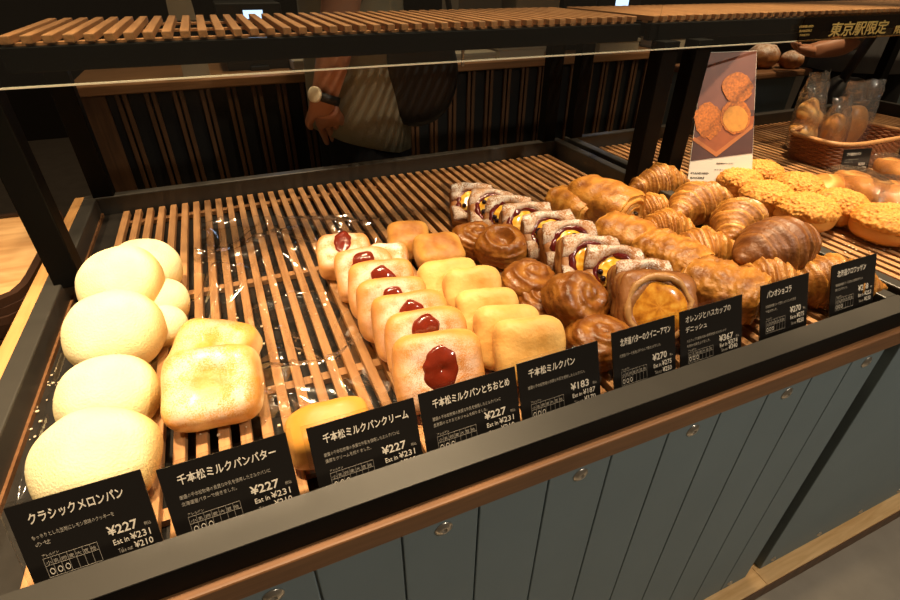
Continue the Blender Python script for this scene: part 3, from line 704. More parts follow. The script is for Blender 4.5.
# croissants ------------------------------------------------------------------
def croissant(px, py, z, ln, rad, bend, yaw, label, seed, tilt=0, segs=7, mat='croissant', ridge=.11, roll=0, hump=1.0, top=False):
    rr = random.Random(seed); rr_ = [rr.uniform(-1, 1) for _ in range(4)]; nt_, nr = 120, 30; vs = []; fs = []; tone = []
    for i in range(nt_+1):
        t = i/nt_; s = 2*t-1
        ang = s*bend; 
        if bend > .01: Rb = ln/2/math.sin(bend) if bend < 1.5 else ln/2; cx = Rb*math.sin(ang); cy = -Rb*(1-math.cos(ang))
        else: cx = s*ln/2; cy = 0
        prof = max(0.02, (1-abs(s)**1.75))**.80*(1-.10*abs(s))
        nx, ny = math.sin(ang), math.cos(ang)
        for j in range(nr):
            a = 2*PI*j/nr
            sw = abs(s+.07*math.cos(a-1.0)*(1-abs(s))+.05*nz(Vector((s*3, math.cos(a)*1.5, math.sin(a)*1.5+seed))))
            u = sw**.85*segs/2+.5; fr_ = u-math.floor(u); saw = 1-fr_; edge = math.exp(-(fr_/.13)**2)
            r = rad*prof*(1-ridge+ridge*1.5*saw**.8)
            p = Vector((cx+nx*math.cos(a)*r, cy+ny*math.cos(a)*r, math.sin(a)*r*hump))
            fine = math.sin(abs(s)*segs*PI*3.1+2.5*nz(p*30+Vector((seed, 0, 0))))
            k = .0034*nz(p*48+Vector((seed, 0, 0)))+.0004*fine+.0010*nz(p*150)
            p += Vector((nx*math.cos(a), ny*math.cos(a), math.sin(a)))*k
            if p.z < -rad*.62: p.z = -rad*.62+(p.z+rad*.62)*.2
            vs.append(p); tone.append(.50+.26*saw-.50*edge+.10*fine+.20*nz(p*60+Vector((0, seed, 0))))
    for i in range(nt_):
        for j in range(nr): fs.append([i*nr+j, (i+1)*nr+j, (i+1)*nr+(j+1) % nr, i*nr+(j+1) % nr])
    fs += [list(range(nr)), [nt_*nr+j for j in range(nr)][::-1]]
    me = mesh('croissant', vs, fs, True, {'tone': tone, 'dust': [0]*len(vs)})
    return thing('croissant', me, M[mat], place(px, py, z) @ RZX(yaw, tilt) @ R(0, roll, 0), label, 'croissant', 'croissants', not top)
croissant(657, 184, -.970, .140, .041, .35, -8, 'golden croissant at the very back of the heap, before the black post', 101)
croissant(697, 204, -.965, .168, .040, .40, 8, 'long brown croissant second from the back, under the poster', 102, 8, top=True)
croissant(650, 213, -1.010, .100, .036, .3, -10, 'small part of a croissant peeking out beside the spiral chocolate one', 108)
croissant(665, 231, -1.000, .105, .037, .3, -18, 'croissant lying in the middle left, beside the chocolate croissants', 103)
croissant(738, 222, -.945, .152, .040, .40, 22, 'long ridged croissant resting on top of the middle of the heap', 104, 10, top=True)
croissant(701, 254, -.990, .122, .042, .3, -25, 'wide ridged croissant in front of the long topmost one', 105)
croissant(776, 248, -.910, .160, .046, .18, -2, 'smooth dark brown croissant lying on top at the right', 106, 12, 5, 'croissant_dark', .05, top=True)
croissant(762, 285, -1.005, .120, .042, .3, -28, 'ridged croissant behind the second card from the right', 107)
croissant(826, 283, -1.015, .150, .040, .35, -24, 'croissant at the front right corner, half hidden by the last price card', 109)

# crumble buns in the next case ------------------------------------------------
def crumble(px, py, z, d, h, label, seed, yaw=0, tilt=0, oval=1.0):
    r = d/2
    def pb(v, dd): return v, .45+.25*dd.z+.3*sstep(-.2, -.9, dd.z), 0
    me = blob('crumble_bun', r, r*oval, h/2, 2.2, 2.5, 4, pb, .0015, 25, seed)
    o = thing('crumble_bun', me, M['bun'], place(px, py, z) @ RZX(yaw, tilt), label, 'bun', 'crumble buns')
    off = Vector((seed*3.1, seed*1.7, 0))
    def pt(v, dd):
        dist, _ = noise.voronoi(v*210+off); k = (1-min(1, dist[0]*1.3))
        d2, _ = noise.voronoi(v*480+off); k2 = (1-min(1, d2[0]*1.3))
        low = sstep(-.25, .15, dd.z)
        v = v+dd*(.0036*k+.0018*k2+.0035*nz(v*45+off))*low-Vector((dd.x, dd.y, 0))*(1-low)*.006
        return v, .70-.55*k+.3*nz(v*70), 0
    m2 = blob('crumble_topping', r*1.0, r*oval, h*.50, 2.3, 2.3, 6, pt, 0, 1, seed, -h*.02)
    link('crumble_topping', m2, M['crumble'], o, Matrix.Translation((0, 0, h*.10)))
    return o
crumble(736, 184, -1.000, .088, .052, 'crumble bun at the left rear, touching the foot of the poster', 111)
crumble(760, 176, -1.000, .080, .050, 'crumble bun rearmost, behind the others near the poster', 112)
crumble(766, 200, -.995, .092, .052, 'crumble bun in the middle of the cluster, next to the croissants', 113)
crumble(797, 190, -1.000, .084, .050, 'crumble bun behind the middle, before the flat brown loaf', 114)
crumble(805, 214, -.995, .096, .054, 'crumble bun frontmost of the cluster, leaning over the slats', 115)
crumble(837, 209, -1.000, .086, .054, 'crumble bun at the right of the cluster, dark smooth side showing', 116)
crumble(886, 226, -1.005, .104, .052, 'large round crumble bun alone at the far right edge', 117)

# film-wrapped loaves ------------------------------------------------------------
def wrapped(px, py, z, ln, wd, ht, yaw, label, seed, tilt=0, bag=True):
    def pb(v, d): 
        k = math.exp(-((v.y-.2*wd*math.sin(v.x*50))/(wd*.09))**2) if v.z > 0 else 0
        return v-Vector((0, 0, .0035))*k+d*.003*nz(v*35), .70-.70*k+.15*d.z+.2*nz(v*50), 0
    me = blob('wrapped_loaf', ln/2, wd/2, ht/2, 2.2, 2.2, 5, pb, .002, 20, seed)
    o = thing('wrapped_loaf', me, M['loaf'], place(px, py, z) @ RZX(yaw, tilt), label, 'bread', 'film-wrapped loaves')
    if bag:
        def pf(v, d):
            s = Vector((v.x*25, v.y*60, v.z*60+seed)); v = v+d*(.004*nz(s)+.0025*abs(nz(s*2.3)))
            if abs(v.x) > ln*.5: v.z *= .5
            return v, 0, 0
        mf = blob('clear_bag', ln/2*1.22, wd/2*1.16, ht/2*1.16, 3, 2.6, 5, pf, 0, 1, seed); link('clear_bag', mf, M['loaffilm'], o)
    return o
wrapped(828, 186, -1.020, .125, .068, .046, 10, 'flat brown loaf lying between the crumble buns and the basket', 121, 0, False)
wrapped(862, 189, -1.000, .165, .070, .054, 62, 'long brown loaf in clear film, lying diagonally before the basket', 122)
wrapped(896, 200, -1.000, .140, .080, .060, 50, 'brown loaf in clear film at the right edge, above the lone round bun', 123)
wrapped(897, 172, -1.000, .135, .064, .050, 58, 'loaf in clear film behind the others at the right edge', 124)

# ------------------------------------------------------------------ basket with bagged breads
bk = empty('wicker_basket', P(3.88, 2.13, SLAT), 'brown oblong wicker basket holding bagged breads', 'basket')
bw, bd, bh = .76*S, .43*S, .165*S
def rrect(w, d, k=44, p=4.0):
    out = []
    for i in range(k):
        t = 2*PI*i/k; c_, s_ = math.cos(t), math.sin(t)
        r = 1/((abs(c_/(w/2))**p+abs(s_/(d/2))**p)**(1/p)); out.append((r*c_, r*s_))
    return out
mb = MB(); rows = 13
for i in range(rows):
    t = (i+.5)/rows; ww, dd_ = bw*(.90+.10*t), bd*(.88+.12*t)
    k = 120; ring = rrect(ww, dd_, k); pts = []
    for j, (x, y) in enumerate(ring):
        a = math.atan2(y, x); o_ = .0014*(1 if (j//2+i) % 2 else -1)
        l = math.hypot(x, y); pts.append(Vector((x*(1+o_/l), y*(1+o_/l), bh*t)))
    mb.tube(pts, bh/rows*.56, 6, True)
mb.build('woven_side', M['wicker'], bk, None, True)
mb = MB(); mb.tube([Vector((x, y, bh+.002)) for x, y in rrect(bw*1.01, bd*1.01, 60)], .0052, 10, True)
for k in range(60):
    a, b_ = rrect(bw*1.01, bd*1.01, 60)[k]; q = rrect(bw*1.01, bd*1.01, 60)[(k+1) % 60]
mb.build('basket_rim', M['wickerrim'], bk, None, True)
mb = MB(); mb.prism([(x, y) for x, y in rrect(bw*.88, bd*.86, 40)], -.004, 0, 0, R(-90, 0, 0)); mb.build('basket_floor', M['wicker'], bk)
def bagged(pos, ln, wd, label, seed, lean, yaw, baglen, bagw, pale=True):
    c_ = P(*pos); mw = Matrix.Translation(c_) @ R(lean, 0, yaw)
    def pb(v, d):
        k = math.sin(v.z*130+math.atan2(v.y, v.x)*1.0) if pale else 0
        return v+d*.0045*k, .30-.25*k+.2*nz(v*40) if pale else .6+.2*nz(v*60), 0
    me = blob('bagged_bread', wd/2, wd/2*.75, ln/2, 2.2, 2.2, 4, pb, .003, 28, seed)
    o = thing('bagged_bread', me, M['loaf'], mw, label, 'bread', 'bagged breads in the basket')
    # open-topped crinkled bag
    vs = []; fs = []; nu, nv = 40, 22
    for i in range(nv+1):
        t = i/nv; z = -ln*.52+t*baglen; fl = sstep(.45, 1, t)
        for j in range(nu):
            a = 2*PI*j/nu; rx = bagw/2*(.85+.2*fl) if t > .02 else bagw/2*.6; ry = wd*.42*(1-.72*fl)
            q = Vector((rx*math.copysign(abs(math.cos(a))**.6, math.cos(a)), ry*math.copysign(abs(math.sin(a))**.8, math.sin(a)), z))
            n1 = nz(Vector((q.x*70, q.y*70, z*38+seed*3))); n2 = abs(nz(Vector((q.x*140+5, q.y*140, z*80+seed))))
            q += Vector((.0045*n1, .010*n1*(.3+fl)+.008*n2*fl, .008*nz(Vector((math.cos(a)*2, math.sin(a)*2, seed)))*fl)); vs.append(q)
    for i in range(nv):
        for j in range(nu): fs.append([i*nu+j, i*nu+(j+1) % nu, (i+1)*nu+(j+1) % nu, (i+1)*nu+j])
    link('clear_bag', mesh('clear_bag', vs, fs, True), M['bagfilm'], o)
    return o
bagged((3.635, 2.285, -.875), .120, .074, 'long pale twisted bread in a tall clear bag, leftmost in the basket', 131, -6, 4, .185, .080)
bagged((3.80, 2.19, -.920), .095, .070, 'brown bread in a shiny crinkled bag, in the middle of the basket', 132, -4, 10, .135, .085, False)
bagged((4.00, 2.21, -.900), .105, .078, 'brown bread in an open crinkled silver-bright bag, right in the basket', 133, -2, -10, .165, .110, False)
price_card(0, 14, .20, 'プチ詰合せパン', ['いろいろな味を楽しめる一口サイズ', 'の詰め合わせです。'], '350', '356', '324', 'small dark price card propped against the wicker basket', on=atz(851, 181, SLAT), scale=.80, yaw=-12)
price_card(0, 14, .20, 'ラスク', ['さくさくのラスクです。'], '280', '285', '260', 'dark price card cut by the right edge of the photo, beside the basket', on=atz(909, 160, SLAT), scale=.80, yaw=-12)

# ------------------------------------------------------------------ cellophane sheets on the empty slats, crumbs
def sheet(name, quad, label, seed, amp=.028, nx=110, ny=96):
    q = [onz(*p, SLAT)*S for p in quad]; vs = []; fs = []
    for i in range(ny+1):
        for j in range(nx+1):
            u, v = j/nx, i/ny
            p = (q[0]*(1-u)+q[1]*u)*(1-v)+(q[3]*(1-u)+q[2]*u)*v
            s = Vector((p.x*7, p.y*6, seed)); w1 = nz(s*.8+Vector((5, 1, 0)))*.35
            r = abs(nz(s+Vector((w1, w1, 0)))); r2 = abs(nz(s*2.1+Vector((3, w1*2, 0))))
            z = amp*(1-min(1, r))**9*sstep(-.25, .25, nz(s*.6+Vector((0, 0, 4))))+amp*.35*(1-min(1, r2))**8+amp*.12*nz(s*1.2)+.004
            e = min(u, v, 1-u, 1-v); z = max(z, .0008)+.010*sstep(.06, 0, e)*abs(nz(s*2.0))
            vs.append(Vector((p.x+.004*nz(s*1.3), p.y+.004*nz(s*1.3+Vector((9, 0, 0))), p.z+ZO*S+z)))
    for i in range(ny):
        for j in range(nx): fs.append([i*(nx+1)+j, i*(nx+1)+j+1, (i+1)*(nx+1)+j+1, (i+1)*(nx+1)+j])
    o = link(name, mesh(name, vs, fs, True), M['film']); return props(o, label, 'plastic film', 'cellophane liners')
sheet('cellophane_sheet', [(180, 420), (400, 440), (415, 215), (205, 225)], 'crumpled clear cellophane spread on the bare slats between the butter and strawberry breads', 3.3)
sheet('cellophane_sheet', [(15, 520), (150, 480), (190, 290), (85, 290)], 'clear cellophane under the melon breads', 7.1, .006)
sheet('cellophane_sheet', [(455, 250), (640, 300), (640, 215), (440, 185)], 'clear cellophane under the powdered danishes', 5.7, .004)
rr = random.Random(4); mb = MB()
for k in range(150):
    if k < 60: p = onz(rr.uniform(20, 60), rr.uniform(360, 440), SLAT-.008)
    elif k < 110: p = onz(rr.uniform(190, 330), rr.uniform(240, 440), SLAT+.003)
    else: p = onz(rr.uniform(836, 890), rr.uniform(235, 255), SLAT+.003)
    if k < 60 and not (-.695 < p.x < -.61): continue
    s = rr.choice((.0005, .0007, .001, .0014)); c_ = P(*p); mb.box(c_-Vector((s, s, 0)), c_+Vector((s, s*.8, s)), 0)
props(mb.build('crumbs', M['crumb']), 'pale crumbs scattered on the slats and dark liner', 'crumbs', None, 'stuff')

# ------------------------------------------------------------------ stack of serving trays on the side counter
mb = MB(); ubox(mb, -1.75, 1.2, -2.95, -.81, 3.02, -1.19, .003); props(mb.build('side_counter', M['dark_wood']), 'dark wooden counter left of the case, under the tray stack', 'counter')
for k in range(6):
    zb = -1.19+k*.031; x1 = -.815+.004*math.sin(k*2.1); y0 = 2.00+.010*math.sin(k*1.7); w_, d_ = 1.20*S, .93*S
    cx, cy = x1*S-w_/2, y0*S+d_/2; top = k == 5
    lab = ['lowest', 'second from the bottom', 'third from the bottom', 'fourth from the bottom', 'second from the top', 'topmost'][k]
    t = empty('serving_tray', Matrix.Translation((cx, cy, (zb+ZO)*S)), 'dark-rimmed wooden serving tray, %s in the left stack' % lab, 'tray', 'stacked serving trays')
    out = rrect(w_, d_, 72, 9); inn = rrect(w_-.020, d_-.020, 72, 9); h = .030*S; n = 72
    vs = [(x, y, 0) for x, y in out]+[(x, y, h) for x, y in out]+[(x, y, h) for x, y in inn]+[(x, y, h*.55) for x, y in inn]
    fs = [[i, (i+1) % n, n+(i+1) % n, n+i] for i in range(n)]+[[n+i, n+(i+1) % n, 2*n+(i+1) % n, 2*n+i] for i in range(n)]+[[2*n+i, 2*n+(i+1) % n, 3*n+(i+1) % n, 3*n+i] for i in range(n)]+[list(range(n))[::-1]]
    link('tray_rim', mesh('tray_rim', vs, fs, False), M['trayrim'], t)
    mb = MB(); mb.prism(inn, -h*.58, -h*.40, 0, R(-90, 0, 0)); mb.build('tray_bottom', M['traywood'], t)

# ------------------------------------------------------------------ slatted counter behind
bc = empty('back_counter', P(1.2, 4.8, -2.95), 'dark service counter behind the case with pairs of thin wooden slats', 'counter')
BY = 4.5; xl = -.94; xr = 4.4
mb = MB(); ubox(mb, xl, BY, -2.95, xr, 5.3, -.767); mb.build('counter_body', M['darkbox'], bc)
mb = MB(); ubox(mb, xl-.03, BY-.05, -.767, xr+.03, 5.4, -.700, .003); mb.build('counter_top', M['ledge'], bc)
mb = MB(); ubox(mb, xl, BY-.02, -2.95, xl+.18, BY, -.768); mb.build('end_board', M['dark_wood'], bc)
x = xl+.24
while x < xr-.1:
    mb = MB()
    for q in (0, .046): ubox(mb, x+q, BY-.03, -2.95, x+q+.030, BY, -.768, .001)
    mb.build('slat_pair', M['dark_wood'], bc); x += .187
settle(bc)
LT = -.700
def item(name, px0, px1, h, y0, dep, mat, label, cat, extra=None, zt=LT):
    a = ony(px0, 40, y0).x; b_ = ony(px1, 40, y0).x
    e = empty(name, P((a+b_)/2, y0+dep/2, zt), label, cat)
    w_ = (b_-a)*S/2; mb = MB(); mb.box((-w_, -dep*S/2, 0), (w_, dep*S/2, h), 0, None, .003); mb.build('body', mat, e)
    if extra: extra(e, w_, dep*S/2, h)
    return e
def ex_lid(e, w, d, h): mb = MB(); mb.box((-w*1.03, -d*1.03, h-.008), (w*1.03, d*1.03, h+.004), 0, None, .002); mb.build('lid', M['carton'], e)
def ex_screen(e, w, d, h):
    mb = MB(); mb.box((-w*.2, -d-.0012, h*.45), (w*.4, -d+.001, h*.9)); mb.build('screen', M['screen'], e)
    mb = MB(); mb.box((-w*.3, -d-.02, 0), (w*.3, d, .012), 0, None, .003); mb.build('stand', M['darkbox'], e)
def ex_panel(e, w, d, h):
    mb = MB(); mb.box((-w*.8, -d-.002, h*.2), (w*.8, -d+.001, h*.45), 0, None, .001); mb.build('front_panel', M['darkbox'], e)
    mb = MB(); mb.box((-w*.9, -d*.9, h), (w*.9, d*.9, h+.006), 0, None, .002); mb.build('top_cover', M['greybox'], e)
item('paper_pad', 452, 496, .022, 4.52, .30, M['carton'], 'low pale paper pad on the counter top, under the glass edge', 'paper', ex_lid)
item('carton', 500, 546, .034, 4.54, .35, M['carton'], 'pale torn-topped carton on the counter top behind the shelf', 'box', ex_lid)
item('carton', 601, 640, .040, 4.54, .35, M['carton'], 'pale carton on the counter top, between the black posts, left one', 'box', ex_lid)
item('carton', 664, 690, .040, 4.54, .35, M['carton'], 'pale carton on the counter top, seen between the two right posts', 'box', ex_lid)
item('paper_pad', 290, 322, .026, 4.52, .30, M['carton'], 'pale paper pad on the counter top beside the bare arm', 'paper', ex_lid)
item('cash_register', 222, 286, .17, 4.75, .5, M['darkbox'], 'black register with a small lit bluish screen at the upper left', 'register', ex_screen)
item('coffee_machine', 458, 500, .30, 4.85, .4, M['greybox'], 'grey machine on the back counter above the shelf', 'machine', ex_panel)
item('paper_box', 514, 556, .28, 4.85, .4, M['carton'], 'pale upright box on the back counter, right of the grey machine', 'box', ex_lid)
item('dark_cabinet', 560, 592, .34, 4.85, .4, M['darkbox'], 'black upright cabinet on the back counter', 'cabinet', ex_panel)
item('menu_monitor', 593, 634, .30, 4.90, .2, M['darkbox'], 'monitor with a pale lit screen at the top behind the shelf', 'monitor', ex_screen)
# small pale paper bag standing by the register
bg = empty('paper_bag', aty(186, 30, 4.6), 'small pale paper bag standing left of the register', 'bag'); bg.location.z = (LT+ZO)*S
mb = MB(); prof = [(-.034, 0), (.034, 0), (.030, .16), (.024, .26), (-.024, .26), (-.030, .16)]; mb.prism(prof, -.02, .02); mb.build('bag_body', M['carton'], bg)
mb = MB(); mb.tube([(-.014, -.02, .25), (-.012, -.022, .29), (.012, -.022, .29), (.014, -.02, .25)], .002, 6); mb.build('handle', M['white_card'], bg)

# far display stand at the right: blue-grey body, wooden board, two rustic loaves
fs_ = empty('display_stand', P(4.9, 3.75, -2.95), 'blue-grey display stand with a wooden board, behind the wrapped breads', 'display stand')
a = ony(752, 73, 3.55); b_ = ony(806, 73, 3.55)
zt = a.z
mb = MB(); ubox(mb, a.x-.3, 3.62, -2.95, b_.x-.02, 4.2, zt-.06, .003)
mb.build('stand_body', M['panel'], fs_)
mb = MB(); ubox(mb, a.x-.35, 3.5, zt-.06, b_.x+.02, 4.25, zt, .006); mb.build('wooden_board', M['trim'], fs_)
settle(fs_)
def rustic(px, py, y, d, label, seed):
    def pb(v, dd): return v+dd*.004*nz(v*60+Vector((seed, 0, 0))), .55+.4*nz(v*45), .6*sstep(0, .6, dd.z)
    thing('rustic_loaf', blob('rustic_loaf', d/2, d/2*.8, d*.36, 2.1, 2.2, 4, pb, .004, 18, seed), M['danish'], Matrix.Translation(Vector((aty(px, py, y).x, aty(px, py, y).y, (zt+ZO)*S+d*.30))), label, 'bread', 'rustic loaves', False)
rustic(764, 52, 3.75, .12, 'rough dark rustic loaf on the wooden board, nearer the poster', 141)
rustic(793, 57, 3.62, .085, 'small pale cut loaf on the right end of the wooden board', 142)
mb = MB(); q = ony(860, 120, 4.3); ubox(mb, q.x-.2, 4.3, -2.95, q.x+2.6, 4.9, ony(880, 70, 4.3).z, .004)
props(mb.build('low_cabinet', M['panel']), 'blue-grey low cabinet behind the person in grey', 'cabinet')

# ------------------------------------------------------------------ people
def skin_mesh(name, chains, mat, parent, sub=2):
    """chains: list of (points, radii, parent index or None); one connected skinned surface"""
    me = bpy.data.meshes.new(name); bm = bmesh.new(); ly = bm.verts.layers.skin.verify(); allv = []
    for pts, rad, att in chains:
        prev = allv[att] if att is not None else None
        for p, r in zip(pts, rad):
            v = bm.verts.new(p); v[ly].radius = (r, r) if not isinstance(r, tuple) else r; v[ly].use_root = (len(allv) == 0); allv.append(v)
            if prev is not None: bm.edges.new((prev, v))
            prev = v
    bm.to_mesh(me); bm.free()
    o = bpy.data.objects.new(name, me); C.objects.link(o)
    o.modifiers.new('skin', 'SKIN').use_smooth_shade = True
    s = o.modifiers.new('sub', 'SUBSURF'); s.levels = sub; s.render_levels = sub
    dg = bpy.context.evaluated_depsgraph_get(); m2 = bpy.data.meshes.new_from_object(o.evaluated_get(dg))
    bpy.data.objects.remove(o); m2.name = name; m2.materials.clear(); m2.polygons.foreach_set('use_smooth', [True]*len(m2.polygons))
    return link(name, m2, mat, parent)
def lerp(a, b, t): return Vector(a)*(1-t)+Vector(b)*t
def loft(name, rings, mat, parent, n=40, seed=0, fold=.004, hem=None):
    vs = []; fs = []
    for i, (c_, rx, ry) in enumerate(rings):
        for j in range(n):
            a = 2*PI*j/n; p = Vector(c_)+Vector((rx*math.cos(a), ry*math.sin(a), 0))
            if hem and i < 3: p.z += hem(a)*(1-i/3)
            p += Vector((math.cos(a), math.sin(a), 0))*fold*nz(Vector((math.cos(a)*3.2, math.sin(a)*3.2, p.z*5+seed))); vs.append(p)
    for i in range(len(rings)-1):
        for j in range(n): fs.append([i*n+j, i*n+(j+1) % n, (i+1)*n+(j+1) % n, (i+1)*n+j])
    o = link(name, mesh(name, vs, fs, True), mat, parent); s = o.modifiers.new('t', 'SOLIDIFY'); s.thickness = .004; return o
def figure(label, org, face, arms, top, pants, k=1.0, hem=None, rx=.112, ry=.165):
    """local frame: person faces +Y, X to the person's right; arms = [(elbow, wrist, finger tip)] right, left in local metres"""
    root = empty('person', Matrix.Translation(org) @ R(0, 0, face), label, 'person')
    ch = [([(0, 0, .86*k), (0, 0, 1.0*k), (0, -.01, 1.16*k), (0, -.01, 1.30*k), (0, 0, 1.38*k), (0, .015, 1.46*k), (0, .02, 1.53*k), (0, .015, 1.60*k)],
           [(.13, .10), (.12, .09), (.135, .10), (.12, .085), .05, (.062, .068), (.074, .088), (.058, .07)], None)]
    ends = []
    for sgn, (el, wr, tip) in zip((1, -1), arms):
        sh = Vector((sgn*.17, -.005, 1.32*k)); i0 = sum(len(c_[0]) for c_ in ch)
        pts = [sh, lerp(sh, el, .5), Vector(el), lerp(el, wr, .45), Vector(wr), lerp(wr, tip, .45)]
        ch.append((pts, [.054, .046, .040, .036, (.026, .022), (.036, .017)], 3)); kn = i0+5
        d = (Vector(tip)-Vector(wr)).normalized(); side = Vector((0, 1, 0)); side = (side-d*side.dot(d)).normalized(); nrm = d.cross(side); pal = lerp(wr, tip, .50); ln = (Vector(tip)-Vector(wr)).length
        for f_, (o_, l_) in enumerate(((.026, .40), (.009, .46), (-.009, .42), (-.025, .34))):
            b0 = pal+side*o_; b1 = b0+d*l_*ln*.55+nrm*.004*sgn; b2 = b0+d*l_*ln+nrm*.014*sgn
            ch.append(([b0, b1, b2], [.0095, .0085, .0065], kn))
        t0 = lerp(wr, tip, .22)+side*.034; ch.append(([t0, t0+side*.014+d*.03, t0+side*.014+d*.055], [.011, .0095, .007], i0+4))
        ends.append((el, wr))
    for sgn in (1, -1):
        ch.append(([(sgn*.09, 0, .82*k), (sgn*.10, .01, .46*k), (sgn*.10, -.02, .09), (sgn*.105, .10, .035)], [.088, .060, .042, .036], 0))
    body = skin_mesh('body', ch, M['skin'], root)
    # face: eyes, nose, mouth, ears, then hair
    hz = 1.545*k; mb = MB()
    for sx in (-.030, .030): mb.lathe([(.001, -.009), (.009, 0), (.001, .009)], 10, 0, Matrix.Translation((sx, .100, hz)))
    mb.build('eyes', M['hair'], root)
    mb = MB(); mb.tube([(0, .102, hz+.005), (0, .118, hz-.035), (0, .100, hz-.042)], [.006, .011, .006], 8); mb.build('nose', M['skin'], root, None, True)
    mb = MB(); mb.tube([(-.022, .088, hz-.068), (0, .098, hz-.068), (.022, .088, hz-.068)], [.003, .005, .003], 8); mb.build('mouth', M['jam'], root, None, True)
    for sx in (-.082, .082):
        mb = MB(); mb.lathe([(.002, -.008), (.020, -.004), (.024, .004), (.010, .008)], 14, 0, Matrix.Translation((sx, .01, hz-.01)) @ R(0, 90, 0)); mb.build('ear', M['skin'], root, None, True)
    def ph(v, d):
        if d.y > .25 and v.z < .035: v = v*.84
        return v, 0, 0
    link('hair', blob('hair', .088, .108, .115, 2, 2, 4, ph, .003, 40, 5, -.09), M['hair'], root, Matrix.Translation((0, .005, hz+.035)))
    # shirt or jacket, sleeves
    rings = [((0, 0, .755*k), rx*1.12, ry*1.06), ((0, 0, .82*k), rx*1.12, ry*1.04), ((0, 0, .90*k), rx*1.08, ry*1.0), ((0, 0, 1.02*k), rx*1.05, ry*.98), ((0, -.005, 1.15*k), rx*1.08, ry*1.04), ((0, -.005, 1.27*k), rx*1.0, ry*1.08), ((0, 0, 1.345*k), rx*.75, ry*.85), ((0, .005, 1.385*k), rx*.55, ry*.42), ((0, .008, 1.40*k), rx*.5, ry*.36)]
    rings = [(c_, b_, a_) for c_, a_, b_ in rings]  # wide across the shoulders
    loft('shirt', rings, top, root, 48, 3, .012, hem)
    for sgn, (el, wr) in zip((1, -1), ends):
        sh = Vector((sgn*.155, -.005, 1.335*k)); e2 = lerp(sh, el, 1.0) if top is M['jacket'] else lerp(sh, el, .72)
        mb = MB(); mb.tube([sh, lerp(sh, e2, .5), e2], [.072, .066, .060], 16); mb.build('sleeve', top, root, None, True)
    mb = MB()
    leg_r = [.098, .100, .090, .078, .076]
    for sgn in (1, -1):
        mb.tube([(sgn*.062, 0, .90*k), (sgn*.066, 0, .72*k), (sgn*.10, .01, .46*k), (sgn*.10, -.01, .24*k), (sgn*.10, -.02, .05)], leg_r, 20)
    mb.build('trousers', pants, root, None, True)
    for sgn in (1, -1):
        o = link('shoe', blob('shoe', .048, .125, .042, 3, 2.4, 4, None, 0, 1, 1, -.03), M['leather'], root, Matrix.Translation((sgn*.102, .045, .036)))
    return root
# woman or man in the middle: seen side-on, facing left; only hip to waist shows between the rails
org = P(.90, 3.74, -ZO)
WY = 3.20
def loc(mi, px, py, y): return mi @ aty(px, py, y)
mi = (Matrix.Translation(org) @ R(0, 0, 90)).inverted()
elb = loc(mi, 337, 42, WY+.03); wri = loc(mi, 323, 103, WY); tip = loc(mi, 338, 140, WY+.36)
pp = figure('person in an olive shirt and black trousers with a wristwatch, seen side-on behind the case', org, 90,
            [(Vector((.22, -.04, 1.04)), Vector((.21, -.03, .84)), Vector((.20, -.01, .68))), (elb, wri, tip)], M['shirt'], M['trousers'], .97,
            hem=lambda a: -.035-.055*math.sin(a)*-1*.6)
d = (tip-elb).normalized()
wq = wri+(elb-wri).normalized()*.012; zax = (elb-wri).normalized(); mwq = Matrix.Translation(wq) @ zax.to_track_quat('Z', 'Y').to_matrix().to_4x4()
mb = MB(); mb.lathe([(.0315, -.009), (.0335, -.009), (.0335, .009), (.0315, .009)], 28, 0, mwq); st = mb.build('watch_strap', M['leather'], pp, None, True)
camd = (mi @ P(0, 0, 0) - wq).normalized(); left = (mi.to_3x3() @ Vector((-.75, -.65, 0))).normalized(); fdir = (left-zax*left.dot(zax)).normalized()
mb = MB(); mb.lathe([(.001, 0), (.014, 0), (.016, .001), (.016, .006), (.013, .0075), (.001, .0075)], 24, 0, Matrix.Translation(wq+fdir*.031) @ fdir.to_track_quat('Z', 'Y').to_matrix().to_4x4()); mb.build('watch_dial', M['watchface'], st, None, True)
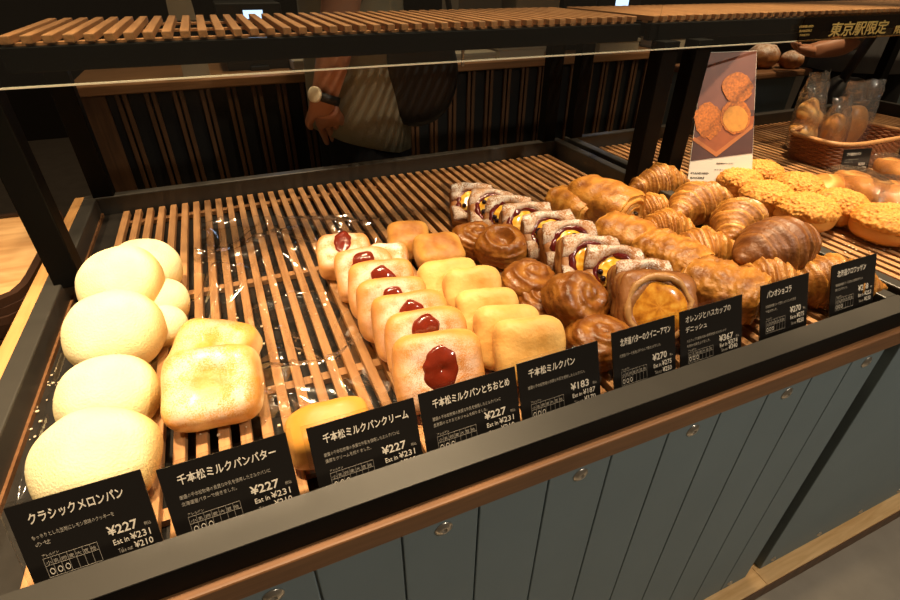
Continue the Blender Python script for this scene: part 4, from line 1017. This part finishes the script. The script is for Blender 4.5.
# black shoulder bag on the person's hip
bgc = aty(416, 66, 3.40); sb_ = empty('shoulder_bag', bgc, 'black slouching shoulder bag hanging at the hip of the person in olive', 'bag')
def pbag(v, d): 
    v = v+d*.010*nz(v*9); return v+Vector((0, 0, -.02*math.cos(v.x*14))), 0, 0
link('bag_body', blob('bag_body', .098, .045, .115, 3, 2.6, 5, pbag, .004, 16, 8), M['leather'], sb_)
mb = MB(); mb.tube([(-.09, 0, .09), (-.06, .02, .30), (.0, .05, .46), (.06, .03, .30), (.09, 0, .09)], .010, 10, False, 0, .5); mb.build('bag_strap', M['leather'], sb_, None, True)
mb = MB(); mb.box((.098, -.048, .0), (.104, -.040, .055), 0, None, .002); mb.build('zip_pull', M['steel'], sb_)
# person in grey at the far right
org2 = P(6.25, 3.62, -ZO); mi2 = (Matrix.Translation(org2) @ R(0, 0, 150)).inverted()
e1 = loc(mi2, 850, 44, 3.30); w1 = loc(mi2, 812, 51, 3.40); t1 = loc(mi2, 790, 46, 3.5)
pq = figure('person in a dark grey jacket with one bare forearm reaching left, far right', org2, 150, [(e1, w1, t1), (Vector((-.27, .05, 1.03)), Vector((-.25, .12, .83)), Vector((-.24, .15, .67)))], M['jacket'], M['trousers'], 1.0)
bs = empty('sling_bag', P(5.35, 3.15, -.55), 'black sling bag with a wide strap across the grey jacket', 'bag')
inv = bs.matrix_world.inverted()
bs.location = aty(836, 108, 3.12); bpy.context.view_layer.update()
link('bag_body', blob('bag_body', .10, .05, .12, 3, 2.6, 4, pbag, .004, 16, 9), M['leather'], bs)
mb = MB(); mb.tube([(-.06, -.01, .06), (0, -.02, .22), (.08, .02, .42), (.12, .10, .52)], .018, 10, False, 0, .4); mb.build('bag_strap', M['leather'], bs, None, True)

# ------------------------------------------------------------------ light: warm ceiling spots over the counter
def spot(x, y, z, tx, ty, tz, power, size, col=(1, .70, .40), blend=.6, rad=.045):
    l = bpy.data.lights.new('ceiling_spot', 'SPOT'); l.energy = power; l.spot_size = math.radians(size); l.spot_blend = blend; l.color = col; l.shadow_soft_size = rad
    o = bpy.data.objects.new('ceiling_spot', l); C.objects.link(o); o.location = (x, y, z)
    o.rotation_euler = (Vector((tx, ty, tz))-Vector((x, y, z))).to_track_quat('-Z', 'Y').to_euler()
    return o
def U(x, y, z): return (x*S, y*S, (z+ZO)*S)
LIGHTS()
w = bpy.data.worlds.new('world'); sc.world = w; w.use_nodes = True
w.node_tree.nodes['Background'].inputs['Color'].default_value = (1, .72, .45, 1); w.node_tree.nodes['Background'].inputs['Strength'].default_value = AMB
